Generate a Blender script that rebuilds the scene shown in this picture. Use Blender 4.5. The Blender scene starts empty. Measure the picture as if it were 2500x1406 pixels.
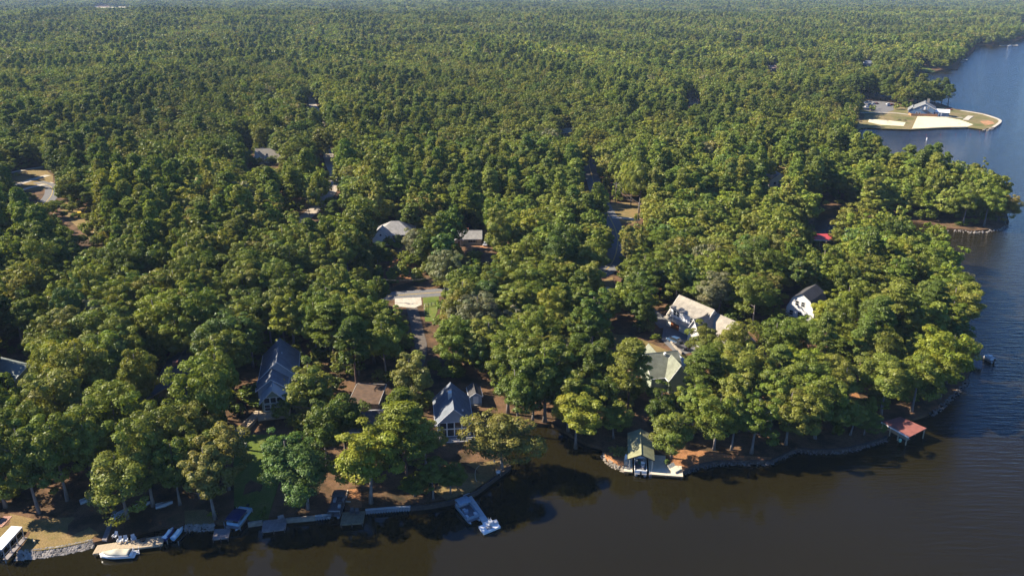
import bpy, bmesh, math, random
import numpy as np
from mathutils import Vector, Matrix
from mathutils.geometry import delaunay_2d_cdt

SC = bpy.context.scene
COL = SC.collection
R = math.radians
# ------------------------------------------------------------------ camera, sky, sun, exposure
CAM_H, PITCH, FPX = 98.0, R(21.0), 1925.0          # metres, downward tilt, focal length in photo pixels
cam_d = bpy.data.cameras.new('camera'); cam = bpy.data.objects.new('camera', cam_d); COL.objects.link(cam)
cam_d.sensor_fit = 'HORIZONTAL'; cam_d.sensor_width = 36.0; cam_d.lens = 36.0*FPX/2500.0
cam_d.clip_start = 0.5; cam_d.clip_end = 30000.0
cam.location = (0, 0, CAM_H); cam.rotation_euler = (R(90)-PITCH, 0, 0)
SC.camera = cam

SUN_EL, SHADOW_AZ = R(36.0), R(-12.0)              # shadows run right and a little toward the camera
L_DIR = Vector((math.cos(SHADOW_AZ)*math.cos(SUN_EL), math.sin(SHADOW_AZ)*math.cos(SUN_EL), -math.sin(SUN_EL)))
world = bpy.data.worlds.new('World'); SC.world = world; world.use_nodes = True
wn = world.node_tree.nodes; wl = world.node_tree.links
bgn = wn['Background']
sky = wn.new('ShaderNodeTexSky'); sky.sky_type = 'NISHITA'; sky.sun_disc = False
sky.sun_elevation = SUN_EL; sky.sun_rotation = math.atan2(-L_DIR.x, -L_DIR.y)
sky.altitude = 150; sky.air_density = 1.0; sky.dust_density = 0.0; sky.ozone_density = 5.0
tn = wn.new('ShaderNodeMix'); tn.data_type = 'RGBA'; tn.blend_type = 'MULTIPLY'; tn.inputs[0].default_value = 1.0
tn.inputs[7].default_value = (0.48, 0.72, 1.08, 1)      # the deep autumn blue of a dry clear day
wl.new(sky.outputs[0], tn.inputs[6]); wl.new(tn.outputs[2], bgn.inputs[0]); bgn.inputs[1].default_value = 0.072
sun_d = bpy.data.lights.new('sun', 'SUN'); sun = bpy.data.objects.new('sun', sun_d); COL.objects.link(sun)
sun_d.energy = 5.0; sun_d.angle = R(0.53); sun_d.color = (1.0, 0.90, 0.74)
sun.rotation_euler = L_DIR.to_track_quat('-Z', 'Y').to_euler()
sun.location = (-200, 0, 300)
SC.view_settings.view_transform = 'Standard'; SC.view_settings.look = 'None'
SC.view_settings.exposure = 1.5; SC.view_settings.gamma = 1.0
SC.view_settings.use_curve_mapping = False
cy = SC.cycles
cy.max_bounces = 6; cy.diffuse_bounces = 4; cy.glossy_bounces = 2; cy.transmission_bounces = 2
cy.volume_bounces = 0; cy.transparent_max_bounces = 4; cy.caustics_reflective = False; cy.caustics_refractive = False
cy.use_denoising = True
cy.denoiser = 'OPENIMAGEDENOISE'; cy.denoising_input_passes = 'RGB_ALBEDO_NORMAL'; cy.denoising_prefilter = 'ACCURATE'
cy.sample_clamp_indirect = 4.0

# ------------------------------------------------------------------ small maths
RND = random.Random(7)
NR = np.random.default_rng(11)
CP, SP = math.cos(PITCH), math.sin(PITCH)

def ray(u, v):
    a, b = (u-1250.0)/FPX, -(v-703.0)/FPX
    return a, CP + b*SP, -SP + b*CP
def at(u, v, z=0.0):                 # where the ray through a photo pixel meets the level plane z
    a, f, w = ray(u, v)
    t = (z-CAM_H)/w
    return (a*t, f*t)
def proj(x, y, z):                   # world point -> photo pixel (numpy friendly)
    dz = z-CAM_H
    dep = y*CP - dz*SP
    upc = y*SP + dz*CP
    return 1250.0 + FPX*x/dep, 703.0 - FPX*upc/dep
def S(t, a=0.0, b=1.0):
    t = np.clip((t-a)/(b-a), 0, 1); return t*t*(3-2*t)
def nz(x, y, s, k=0):                # smooth pseudo noise, roughly -1..1
    x = np.asarray(x)/s; y = np.asarray(y)/s
    return (np.sin(1.7*x+2.3*y+1.1*k)*np.cos(2.9*x-1.3*y+2.7*k) + np.sin(3.7*x+0.9*y*1.7+k*1.9+np.sin(y*2.1))*0.6
            + np.sin(-2.3*x+4.3*y+k*3.1+np.sin(x*1.9))*0.5)/1.7

# ------------------------------------------------------------------ shoreline (traced on the ground plane)
SHORE_PX = [(-900,1440),(-300,1410),(-60,1385),(-30,1372),(46,1297),(72,1299),(45,1347),(42,1353),(95,1347),(150,1340),(222,1324),
 (232,1330),(300,1314),(398,1292),(440,1288),(455,1284),(523,1281),(562,1284),(567,1272),(573,1240),(607,1236),(604,1276),
 (640,1271),(700,1266),(768,1260),(808,1256),(811,1216),(843,1214),(842,1251),(890,1245),(1001,1237),(1050,1232),(1090,1225),
 (1132,1214),(1165,1198),(1195,1175),(1222,1155),(1245,1137),(1237,1129),(1225,1112),(1232,1085),(1262,1060),(1300,1042),
 (1345,1040),(1385,1062),(1430,1088),(1468,1098),(1474,1112),(1498,1130),(1528,1143),(1537,1146),(1552,1096),(1590,1096),(1584,1150),
 (1650,1156),(1700,1138),(1750,1129),(1800,1128),(1880,1128),(1915,1112),(1942,1098),(2000,1102),(2060,1099),(2110,1088),
 (2168,1066),(2195,1035),(2240,1024),(2262,1016),(2290,998),(2340,953),(2362,925),(2374,892),(2368,860),(2352,830),(2350,790),
 (2342,740),(2318,690),(2292,655),(2230,630),(2150,610),(2060,600),(2005,588),(1985,555),(1990,520),(2040,508),(2100,527),
 (2240,546),(2262,549),(2312,560),(2380,567),(2445,559),(2463,546),(2457,522),(2430,496),(2380,478),(2300,468),(2200,458),
 (2120,440),(2075,420),(2060,400),(2085,385),(2106,368),(2100,340),(2089,320),(2110,313),(2160,316),(2222,318),(2290,314),
 (2363,312),(2402,318),(2425,313),(2442,300),(2436,291),(2400,279),(2350,271),(2330,268),(2315,262),(2290,253),(2250,247),
 (2200,241),(2150,237),(2140,229),(2180,216),(2230,202),(2250,190),(2240,181),(2252,177),(2275,178),(2300,174),(2338,172),
 (2341,160),(2347,150),(2361,142),(2376,128),(2385,113),(2420,114),(2460,112),(2487,101),(2520,93),(2515,80),(2486,76),
 (2486,63),(2530,60),(2700,57)]
SHORE = np.array([at(u, v) for u, v in SHORE_PX])
yl = SHORE[0][1]; yr = SHORE[-1][1]
LAND_POLY = np.vstack([SHORE, [[9000, yr+300], [9000, 11000], [-9000, 11000], [-9000, 60], [-200, 70]]])

def inside(poly, x, y):
    x = np.asarray(x, float); y = np.asarray(y, float); c = np.zeros(x.shape, bool)
    n = len(poly)
    for i in range(n):
        x1, y1 = poly[i]; x2, y2 = poly[(i+1) % n]
        m = ((y1 > y) != (y2 > y))
        if m.any():
            xi = (x2-x1)*(y-y1)/((y2-y1) if y2 != y1 else 1e-9) + x1
            c ^= m & (x < xi)
    return c
def line_dist(pl, x, y, closed=False):
    x = np.asarray(x, float); y = np.asarray(y, float); d = np.full(x.shape, 1e12)
    n = len(pl)
    for i in range(n if closed else n-1):
        ax, ay = pl[i]; bx, by = pl[(i+1) % n]
        dx, dy = bx-ax, by-ay; q = dx*dx+dy*dy+1e-9
        t = np.clip(((x-ax)*dx+(y-ay)*dy)/q, 0, 1)
        d = np.minimum(d, (x-ax-t*dx)**2+(y-ay-t*dy)**2)
    return np.sqrt(d)
SHORE_FULL = np.vstack([[[-9000, 60], [-200, 70]], SHORE, [[9000, yr+300]]])
def shore_dist(x, y):
    return line_dist(SHORE_FULL, x, y)
def height(x, y, d=None):
    x = np.asarray(x, float); y = np.asarray(y, float)
    if d is None: d = shore_dist(x, y)
    z = 0.7 + 2.6*S(d, 0, 55) + S(d, 60, 400)*(2.0+2.0*nz(x, y, 210))
    z = z + S(y, 900, 1900)*(5+7*nz(x, y, 700, 1)) + 13*np.exp(-((y-1950)/330.0)**2)*S(-x, -300, 500)
    z = z + S(y, 3000, 5200)*(10+14*nz(x, y, 1100, 2))
    return np.maximum(z, 0.7)
def zat(x, y): return float(height(np.array([x]), np.array([y]))[0])
def gp(u, v, lift=0.0):              # pixel -> point on the land surface
    z = 3.0
    for _ in range(6):
        x, y = at(u, v, z); z = zat(x, y)
    return Vector((x, y, z+lift))

# ------------------------------------------------------------------ tags and builders
def tag(o, label=None, cat=None, group=None, kind=None):
    if label: o['label'] = label
    if cat: o['category'] = cat
    if group: o['group'] = group
    if kind: o['kind'] = kind
    return o
def thing(name, label, cat, loc=(0, 0, 0), rz=0.0, group=None):
    o = bpy.data.objects.new(name, None); COL.objects.link(o)
    o.location = loc; o.rotation_euler = (0, 0, rz); o.empty_display_size = 0.5
    return tag(o, label, cat, group)
class MB:
    def __init__(s): s.v = []; s.f = []; s.sm = []
    def add(s, vs, fs, smooth=False):
        b = len(s.v); s.v += [tuple(p) for p in vs]
        s.f += [tuple(b+i for i in f) for f in fs]; s.sm += [smooth]*len(fs); return s
    def box(s, x0, x1, y0, y1, z0, z1):
        return s.add([(x0,y0,z0),(x1,y0,z0),(x1,y1,z0),(x0,y1,z0),(x0,y0,z1),(x1,y0,z1),(x1,y1,z1),(x0,y1,z1)],
                     [(3,2,1,0),(4,5,6,7),(0,1,5,4),(1,2,6,5),(2,3,7,6),(3,0,4,7)])
    def cbox(s, c, d, rz=0.0, pitch=0.0):
        m = Matrix.Rotation(rz, 3, 'Z') @ Matrix.Rotation(pitch, 3, 'X')
        vs = [Vector(c) + m @ Vector((d[0]*.5*i, d[1]*.5*j, d[2]*.5*k)) for k in (-1, 1) for i, j in ((-1,-1),(1,-1),(1,1),(-1,1))]
        return s.add(vs, [(3,2,1,0),(4,5,6,7),(0,1,5,4),(1,2,6,5),(2,3,7,6),(3,0,4,7)])
    def tube(s, a, b, ra, rb=None, n=8, caps=True):
        a = Vector(a); b = Vector(b); rb = ra if rb is None else rb
        w = (b-a).normalized(); t = Vector((0, 0, 1)) if abs(w.z) < .9 else Vector((1, 0, 0))
        e1 = w.cross(t).normalized(); e2 = w.cross(e1)
        vs = []
        for c, r in ((a, ra), (b, rb)):
            vs += [c + e1*(r*math.cos(2*math.pi*i/n)) + e2*(r*math.sin(2*math.pi*i/n)) for i in range(n)]
        fs = [(i, i+n, (i+1) % n+n, (i+1) % n) for i in range(n)]
        s.add(vs, fs, True)
        if caps:
            k = len(s.v)-2*n
            s.f += [tuple(k+i for i in range(n)), tuple(k+n+i for i in reversed(range(n)))]; s.sm += [False, False]
        return s
    def path(s, pts, r, n=6):
        for a, b in zip(pts[:-1], pts[1:]): s.tube(a, b, r, r, n)
        return s
    def loft(s, rings, caps=True, smooth=True):
        n = len(rings[0]); b = len(s.v)
        for r in rings: s.v += [tuple(p) for p in r]
        for k in range(len(rings)-1):
            for i in range(n):
                s.f.append((b+k*n+i, b+k*n+(i+1) % n, b+(k+1)*n+(i+1) % n, b+(k+1)*n+i)); s.sm.append(smooth)
        if caps:
            s.f.append(tuple(b+i for i in reversed(range(n)))); s.f.append(tuple(b+(len(rings)-1)*n+i for i in range(n))); s.sm += [False, False]
        return s
    def prism(s, prof, y0, y1):      # prof: (x,z) outline, extruded along y
        n = len(prof)
        return s.add([(x, y0, z) for x, z in prof]+[(x, y1, z) for x, z in prof],
                     [tuple(range(n)), tuple(n+i for i in reversed(range(n)))]+[(i, i+n, (i+1) % n+n, (i+1) % n) for i in range(n)])
    def mesh(s, name, m):
        me = bpy.data.meshes.new(name); me.from_pydata(s.v, [], s.f); me.update()
        me.polygons.foreach_set('use_smooth', s.sm)
        if m: me.materials.append(m)
        return me
    def build(s, name, m, parent=None):
        o = bpy.data.objects.new(name, s.mesh(name, m)); COL.objects.link(o)
        if parent: o.parent = parent
        return o
def turn(mb, rz, off=(0, 0, 0)):
    c, si = math.cos(rz), math.sin(rz)
    mb.v = [(x*c-y*si+off[0], x*si+y*c+off[1], z+off[2]) for x, y, z in mb.v]; return mb

# ------------------------------------------------------------------ materials
def nodes(name):
    m = bpy.data.materials.new(name); m.use_nodes = True
    return m, m.node_tree.nodes, m.node_tree.links, m.node_tree.nodes['Principled BSDF']
def ramp(nd, lk, src, c1, c2, a=0.35, b=0.65):
    r = nd.new('ShaderNodeValToRGB'); r.color_ramp.elements[0].position = a; r.color_ramp.elements[1].position = b
    r.color_ramp.elements[0].color = (*c1, 1); r.color_ramp.elements[1].color = (*c2, 1)
    lk.new(src, r.inputs[0]); return r
def mat(name, c1, c2=None, scale=3.0, rough=0.7, bump=0.0, metal=0.0, bscale=None, det=4.0, stretch=None, spec=0.3):
    m, nd, lk, p = nodes(name)
    c2 = c2 or tuple(x*0.78 for x in c1)
    tc = nd.new('ShaderNodeTexCoord'); mp = nd.new('ShaderNodeMapping')
    lk.new(tc.outputs['Object'], mp.inputs[0])
    if stretch: mp.inputs['Scale'].default_value = stretch
    n = nd.new('ShaderNodeTexNoise'); n.inputs['Scale'].default_value = scale; n.inputs['Detail'].default_value = det
    lk.new(mp.outputs[0], n.inputs[0])
    r = ramp(nd, lk, n.outputs[0], c1, c2)
    lk.new(r.outputs[0], p.inputs['Base Color'])
    p.inputs['Roughness'].default_value = rough; p.inputs['Metallic'].default_value = metal
    p.inputs['Specular IOR Level'].default_value = spec
    if bump:
        n2 = nd.new('ShaderNodeTexNoise'); n2.inputs['Scale'].default_value = bscale or scale*4; n2.inputs['Detail'].default_value = 3
        lk.new(mp.outputs[0], n2.inputs[0])
        b = nd.new('ShaderNodeBump'); b.inputs['Strength'].default_value = bump; b.inputs['Distance'].default_value = 0.05
        lk.new(n2.outputs[0], b.inputs['Height']); lk.new(b.outputs[0], p.inputs['Normal'])
    return m
def roof_mat(name, c1, c2, streak=0.25):
    # asphalt shingles: courses, mottling and a few weather streaks
    m, nd, lk, p = nodes(name)
    tc = nd.new('ShaderNodeTexCoord')
    br = nd.new('ShaderNodeTexBrick'); br.inputs['Scale'].default_value = 1.0
    br.inputs['Brick Width'].default_value = 0.9; br.inputs['Row Height'].default_value = 0.22; br.inputs['Mortar Size'].default_value = 0.012
    br.inputs['Color1'].default_value = (*c1, 1); br.inputs['Color2'].default_value = (*c2, 1)
    br.inputs['Mortar'].default_value = (*[x*0.6 for x in c1], 1)
    lk.new(tc.outputs['Object'], br.inputs['Vector'])
    n = nd.new('ShaderNodeTexNoise'); n.inputs['Scale'].default_value = 0.7; n.inputs['Detail'].default_value = 6
    lk.new(tc.outputs['Object'], n.inputs[0])
    r = ramp(nd, lk, n.outputs[0], (1-streak,)*3, (1.12,)*3, 0.3, 0.7)
    mx = nd.new('ShaderNodeMix'); mx.data_type = 'RGBA'; mx.blend_type = 'MULTIPLY'; mx.inputs[0].default_value = 1
    lk.new(br.outputs[0], mx.inputs[6]); lk.new(r.outputs[0], mx.inputs[7])
    lk.new(mx.outputs[2], p.inputs['Base Color']); p.inputs['Roughness'].default_value = 0.85; p.inputs['Specular IOR Level'].default_value = 0.25
    return m
def ground_mat(name, cols, scale, rough=0.95, bump=0.4, fine=6.0):
    m, nd, lk, p = nodes(name)
    g = nd.new('ShaderNodeNewGeometry')
    n = nd.new('ShaderNodeTexNoise'); n.inputs['Scale'].default_value = scale; n.inputs['Detail'].default_value = 8; n.inputs['Roughness'].default_value = 0.65
    lk.new(g.outputs['Position'], n.inputs[0])
    r = nd.new('ShaderNodeValToRGB'); el = r.color_ramp.elements
    while len(el) < len(cols): el.new(0.5)
    for i, c in enumerate(cols):
        el[i].position = 0.3 + 0.4*i/(len(cols)-1); el[i].color = (*c, 1)
    lk.new(n.outputs[0], r.inputs[0])
    n2 = nd.new('ShaderNodeTexNoise'); n2.inputs['Scale'].default_value = fine; n2.inputs['Detail'].default_value = 4
    lk.new(g.outputs['Position'], n2.inputs[0])
    r2 = ramp(nd, lk, n2.outputs[0], (0.6,)*3, (1.3,)*3, 0.3, 0.7)
    mx = nd.new('ShaderNodeMix'); mx.data_type = 'RGBA'; mx.blend_type = 'MULTIPLY'; mx.inputs[0].default_value = 1
    lk.new(r.outputs[0], mx.inputs[6]); lk.new(r2.outputs[0], mx.inputs[7])
    lk.new(mx.outputs[2], p.inputs['Base Color']); p.inputs['Roughness'].default_value = rough; p.inputs['Specular IOR Level'].default_value = 0.1
    b = nd.new('ShaderNodeBump'); b.inputs['Strength'].default_value = bump; b.inputs['Distance'].default_value = 0.15
    lk.new(n2.outputs[0], b.inputs['Height']); lk.new(b.outputs[0], p.inputs['Normal'])
    return m
def leaf_mat():
    m, nd, lk, p = nodes('foliage')
    out = nd['Material Output']; nd.remove(p)
    a = nd.new('ShaderNodeAttribute'); a.attribute_type = 'INSTANCER'; a.attribute_name = 'tint'
    v = nd.new('ShaderNodeAttribute'); v.attribute_type = 'GEOMETRY'; v.attribute_name = 'leaf'
    mx = nd.new('ShaderNodeMix'); mx.data_type = 'RGBA'; mx.blend_type = 'MULTIPLY'; mx.inputs[0].default_value = 1
    lk.new(a.outputs['Color'], mx.inputs[6]); lk.new(v.outputs['Color'], mx.inputs[7])
    d = nd.new('ShaderNodeBsdfDiffuse'); t = nd.new('ShaderNodeBsdfTranslucent'); s = nd.new('ShaderNodeMixShader'); s.inputs[0].default_value = 0.34
    g = nd.new('ShaderNodeBsdfGlossy'); g.inputs['Roughness'].default_value = 0.45; g.inputs['Color'].default_value = (1, 1, 1, 1)
    s2 = nd.new('ShaderNodeMixShader'); s2.inputs[0].default_value = 0.012
    tm = nd.new('ShaderNodeMix'); tm.data_type = 'RGBA'; tm.blend_type = 'MULTIPLY'; tm.inputs[0].default_value = 1
    tm.inputs[7].default_value = (1.25, 1.2, 0.5, 1)
    lk.new(mx.outputs[2], tm.inputs[6])
    lk.new(mx.outputs[2], d.inputs[0]); lk.new(tm.outputs[2], t.inputs[0])
    lk.new(d.outputs[0], s.inputs[1]); lk.new(t.outputs[0], s.inputs[2])
    lk.new(s.outputs[0], s2.inputs[1]); lk.new(g.outputs[0], s2.inputs[2])
    lk.new(s2.outputs[0], out.inputs[0])
    return m
def water_mat():
    m, nd, lk, p = nodes('lake_water')
    g = nd.new('ShaderNodeNewGeometry')
    p.inputs['IOR'].default_value = 1.333; p.inputs['Roughness'].default_value = 0.06; p.inputs['Specular IOR Level'].default_value = 0.36
    n0 = nd.new('ShaderNodeTexNoise'); n0.inputs['Scale'].default_value = 0.02; n0.inputs['Detail'].default_value = 4
    lk.new(g.outputs['Position'], n0.inputs[0])
    r = ramp(nd, lk, n0.outputs[0], (0.0098, 0.0080, 0.0024), (0.0120, 0.0096, 0.0028), 0.3, 0.7)
    lk.new(r.outputs[0], p.inputs['Base Color'])
    # wind ripples, crests lie across a breeze from the upper right; the lee by the near shore stays calm
    mp = nd.new('ShaderNodeMapping'); mp.inputs['Rotation'].default_value = (0, 0, R(28)); mp.inputs['Scale'].default_value = (0.16, 1.0, 1.0)
    lk.new(g.outputs['Position'], mp.inputs[0])
    n1 = nd.new('ShaderNodeTexNoise'); n1.inputs['Scale'].default_value = 1.0; n1.inputs['Detail'].default_value = 3; n1.inputs['Distortion'].default_value = 0.35
    lk.new(mp.outputs[0], n1.inputs[0])
    n2 = nd.new('ShaderNodeTexNoise'); n2.inputs['Scale'].default_value = 1.6; n2.inputs['Detail'].default_value = 4
    lk.new(g.outputs['Position'], n2.inputs[0])
    ad = nd.new('ShaderNodeMath'); ad.operation = 'MULTIPLY_ADD'; ad.inputs[1].default_value = 0.35
    lk.new(n2.outputs[0], ad.inputs[0]); lk.new(n1.outputs[0], ad.inputs[2])
    sx = nd.new('ShaderNodeSeparateXYZ'); lk.new(g.outputs['Position'], sx.inputs[0])
    c1 = nd.new('ShaderNodeMath'); c1.operation = 'MULTIPLY_ADD'; c1.inputs[1].default_value = 0.55
    lk.new(sx.outputs[1], c1.inputs[0]); lk.new(sx.outputs[0], c1.inputs[2])
    mr = nd.new('ShaderNodeMapRange'); mr.inputs[1].default_value = 110; mr.inputs[2].default_value = 250; mr.inputs[3].default_value = 0.05; mr.inputs[4].default_value = 1.0
    lk.new(c1.outputs[0], mr.inputs[0])
    b = nd.new('ShaderNodeBump'); b.inputs['Distance'].default_value = 0.36
    lk.new(mr.outputs[0], b.inputs['Strength']); lk.new(ad.outputs[0], b.inputs['Height']); lk.new(b.outputs[0], p.inputs['Normal'])
    return m

LEAF = leaf_mat()
BARK = mat('bark', (0.23, 0.195, 0.165), (0.12, 0.10, 0.085), 2.5, 0.9, 0.5, stretch=(1, 1, 0.2))
BARK_PINE = mat('pine_bark', (0.15, 0.095, 0.07), (0.08, 0.05, 0.038), 2.5, 0.9, 0.5, stretch=(1, 1, 0.2))
FLOOR = ground_mat('forest_floor', [(0.030, 0.024, 0.013), (0.065, 0.042, 0.022), (0.145, 0.082, 0.044), (0.07, 0.06, 0.026)], 0.16)
LAWN = ground_mat('lawn_grass', [(0.07, 0.105, 0.018), (0.10, 0.13, 0.024), (0.155, 0.15, 0.045)], 0.25)
WETSAND = ground_mat('damp_sand', [(0.24, 0.19, 0.115), (0.31, 0.25, 0.155)], 0.2, bump=0.1)
DRY = ground_mat('dry_grass', [(0.11, 0.10, 0.03), (0.19, 0.135, 0.055), (0.23, 0.155, 0.07)], 0.22)
STRAW = ground_mat('pine_straw', [(0.15, 0.07, 0.03), (0.30, 0.14, 0.06), (0.22, 0.12, 0.05)], 0.6)
BEACHGRASS = ground_mat('worn_beach_grass', [(0.085, 0.095, 0.028), (0.125, 0.12, 0.04), (0.21, 0.155, 0.075), (0.10, 0.105, 0.034)], 0.06)
CLAY = ground_mat('red_clay', [(0.28, 0.13, 0.065), (0.38, 0.20, 0.10), (0.30, 0.17, 0.08)], 0.15)
SAND = ground_mat('beach_sand', [(0.50, 0.43, 0.285), (0.60, 0.52, 0.35), (0.54, 0.47, 0.31)], 0.09, bump=0.15)
ASPH = ground_mat('asphalt', [(0.12, 0.115, 0.11), (0.15, 0.145, 0.138), (0.135, 0.128, 0.12)], 0.3, bump=0.1)
DRIVE = ground_mat('concrete_drive', [(0.36, 0.31, 0.24), (0.45, 0.40, 0.32), (0.38, 0.33, 0.26)], 0.35, bump=0.1)
SHADEGRAVEL = ground_mat('shade_dark_gravel', [(0.075, 0.064, 0.054), (0.12, 0.10, 0.08), (0.09, 0.077, 0.064)], 0.5)  # darker copy of the gravel: tree shade over the drive is in its colour
GRAVEL = ground_mat('gravel', [(0.26, 0.22, 0.17), (0.38, 0.32, 0.25), (0.32, 0.27, 0.21)], 0.5)
YLINE = mat('yellow_road_paint', (0.55, 0.36, 0.06), rough=0.7)
WATER = water_mat()
# ------------------------------------------------------------------ land, water, haze
def build_land():
    ring = [tuple(p) for p in LAND_POLY]
    pts = list(ring); n0 = len(ring)
    def grid(x0, x1, y0, y1, s):
        xs = np.arange(x0, x1, s); ys = np.arange(y0, y1, s)
        X, Y = np.meshgrid(xs, ys); X = X.ravel()+NR.uniform(-.2, .2, X.size)*s; Y = Y.ravel()+NR.uniform(-.2, .2, Y.size)*s
        k = inside(LAND_POLY, X, Y); X, Y = X[k], Y[k]
        d = shore_dist(X, Y); k = d > s*0.45
        return X[k], Y[k]
    for a in ((-230, 330, 70, 420, 9.0), (-480, 560, 420, 900, 14.0), (255, 420, 555, 745, 8.0), (-1800, 1800, 900, 2600, 80.0), (-7000, 7000, 2600, 10000, 260.0)):
        X, Y = grid(*a); pts += list(zip(X.tolist(), Y.tolist()))
    V, E, F, *_ = delaunay_2d_cdt([Vector(p) for p in pts], [], [list(range(n0))], 1, 1e-4)
    co = np.array([(v.x, v.y) for v in V])
    z = height(co[:, 0], co[:, 1])
    mb = MB()
    mb.add([(x, y, h) for (x, y), h in zip(co.tolist(), z.tolist())], [tuple(f) for f in F], True)
    # the bank under the shoreline
    b = len(mb.v)
    for p in SHORE_FULL: mb.v += [(p[0], p[1], 0.7), (p[0], p[1], -1.6)]
    for i in range(len(SHORE_FULL)-1):
        k = b+2*i; mb.f.append((k, k+2, k+3, k+1)); mb.sm.append(False)
    # every face looks up
    o = mb.build('ground', FLOOR); tag(o, kind='structure'); o['label'] = 'leaf strewn wooded ground running to the horizon'
    bm = bmesh.new(); bm.from_mesh(o.data)
    for f in bm.faces:
        if abs(f.normal.z) > .3 and f.normal.z < 0: f.normal_flip()
    bm.to_mesh(o.data); bm.free()
    return o
build_land()
w = MB().add([(-9000, -300, 0), (9000, -300, 0), (9000, 11000, 0), (-9000, 11000, 0)], [(0, 1, 2, 3)])
o = w.build('lake', WATER); tag(o, 'dark brown lake turning blue and rippled to the right', kind='structure')
hz = MB(); hz.box(-9500, 9500, -350, 11500, -3, 108)
hm = bpy.data.materials.new('haze_air'); hm.use_nodes = True; hn = hm.node_tree.nodes; hn.clear()
ho = hn.new('ShaderNodeOutputMaterial'); hv = hn.new('ShaderNodeVolumePrincipled')
hv.inputs['Color'].default_value = (0.52, 0.72, 1.0, 1); hv.inputs['Density'].default_value = 0.00005; hv.inputs['Anisotropy'].default_value = 0.0
hm.node_tree.links.new(hv.outputs[0], ho.inputs['Volume'])
o = hz.build('haze', hm); tag(o, 'thin blue air between the camera and the far woods', kind='stuff')

NO_TREE = []                          # ground outlines that trees keep off
def drape(name, poly, m, lift=0.07, step=3.0, keep=True, kind='structure', label=None, margin=None, px=True):
    P = np.array([tuple(gp(u, v))[:2] for u, v in poly]) if px else np.array(poly)
    if keep: NO_TREE.append((P, margin if margin is not None else 1.0))
    x0, y0 = P.min(0); x1, y1 = P.max(0); s = max(step, (x1-x0)/60, (y1-y0)/60)
    X, Y = np.meshgrid(np.arange(x0+s/2, x1, s), np.arange(y0+s/2, y1, s)); X = X.ravel(); Y = Y.ravel()
    k = inside(P, X, Y); X, Y = X[k], Y[k]
    if len(X):
        k = line_dist(P, X, Y, True) > s*0.3; X, Y = X[k], Y[k]
    pts = [Vector(p) for p in P.tolist()] + [Vector(p) for p in zip(X.tolist(), Y.tolist())]
    V, E, F, *_ = delaunay_2d_cdt(pts, [], [list(range(len(P)))], 1, 1e-4)
    xs = np.array([v.x for v in V]); ys = np.array([v.y for v in V]); zs = height(xs, ys)+lift
    mb = MB().add(list(zip(xs.tolist(), ys.tolist(), zs.tolist())), [tuple(f) for f in F], True)
    for i, f in enumerate(mb.f):
        a, b, c = (Vector(mb.v[j]) for j in f[:3])
        if (b-a).cross(c-a).z < 0: mb.f[i] = tuple(reversed(f))
    # a thin edge so the sheet has a real thickness
    b = len(mb.v); n = len(P)
    for x, y in P.tolist():
        z = zat(x, y)+lift; mb.v += [(x, y, z), (x, y, z-lift-0.25)]
    for i in range(n):
        k = b+2*i; k2 = b+2*((i+1) % n); mb.f.append((k, k2, k2+1, k+1)); mb.sm.append(False)
    o = mb.build(name, m); o['kind'] = kind
    if label: o['label'] = label
    return o
def smooth_line(P, step=2.5):
    P = [Vector(p) for p in P]; out = []
    for i in range(len(P)-1):
        p0 = P[max(i-1, 0)]; p1 = P[i]; p2 = P[i+1]; p3 = P[min(i+2, len(P)-1)]
        n = max(2, int((p2-p1).length/step))
        for k in range(n):
            t = k/n
            out.append(0.5*((2*p1)+(p2-p0)*t+(2*p0-5*p1+4*p2-p3)*t*t+(3*p1-p0-3*p2+p3)*t**3))
    out.append(P[-1]); return out
def strip(name, px, width, m, lift=0.06, off=0.0, keep=True, kind='structure', label=None, margin=1.5):
    L = smooth_line([gp(u, v).to_2d() for u, v in px]); a = []; b = []
    for i, p in enumerate(L):
        t = (L[min(i+1, len(L)-1)]-L[max(i-1, 0)]).normalized(); nrm = Vector((-t.y, t.x))
        a.append(p+nrm*(off+width/2)); b.append(p+nrm*(off-width/2))
    if keep: NO_TREE.append((np.array([tuple(p) for p in a]+[tuple(p) for p in reversed(b)]), margin))
    mb = MB(); hz_ = height(np.array([p.x for p in L]), np.array([p.y for p in L]))+lift
    vs = []
    for p, q, z in zip(a, b, hz_.tolist()): vs += [(p.x, p.y, z), (q.x, q.y, z)]
    mb.add(vs, [(2*i, 2*i+1, 2*i+3, 2*i+2) for i in range(len(L)-1)], True)
    k0 = len(mb.v)
    mb.v += [(x, y, z-lift-0.2) for x, y, z in vs]
    k1 = len(mb.v); mb.v += list(vs)
    for i in range(len(L)-1):
        for s_ in (0, 1):
            p = 2*i+s_; q = p+2; mb.f.append((p+k1, q+k1, q+k0, p+k0)); mb.sm.append(False)
    o = mb.build(name, m); o['kind'] = kind
    if label: o['label'] = label
    return o

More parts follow.
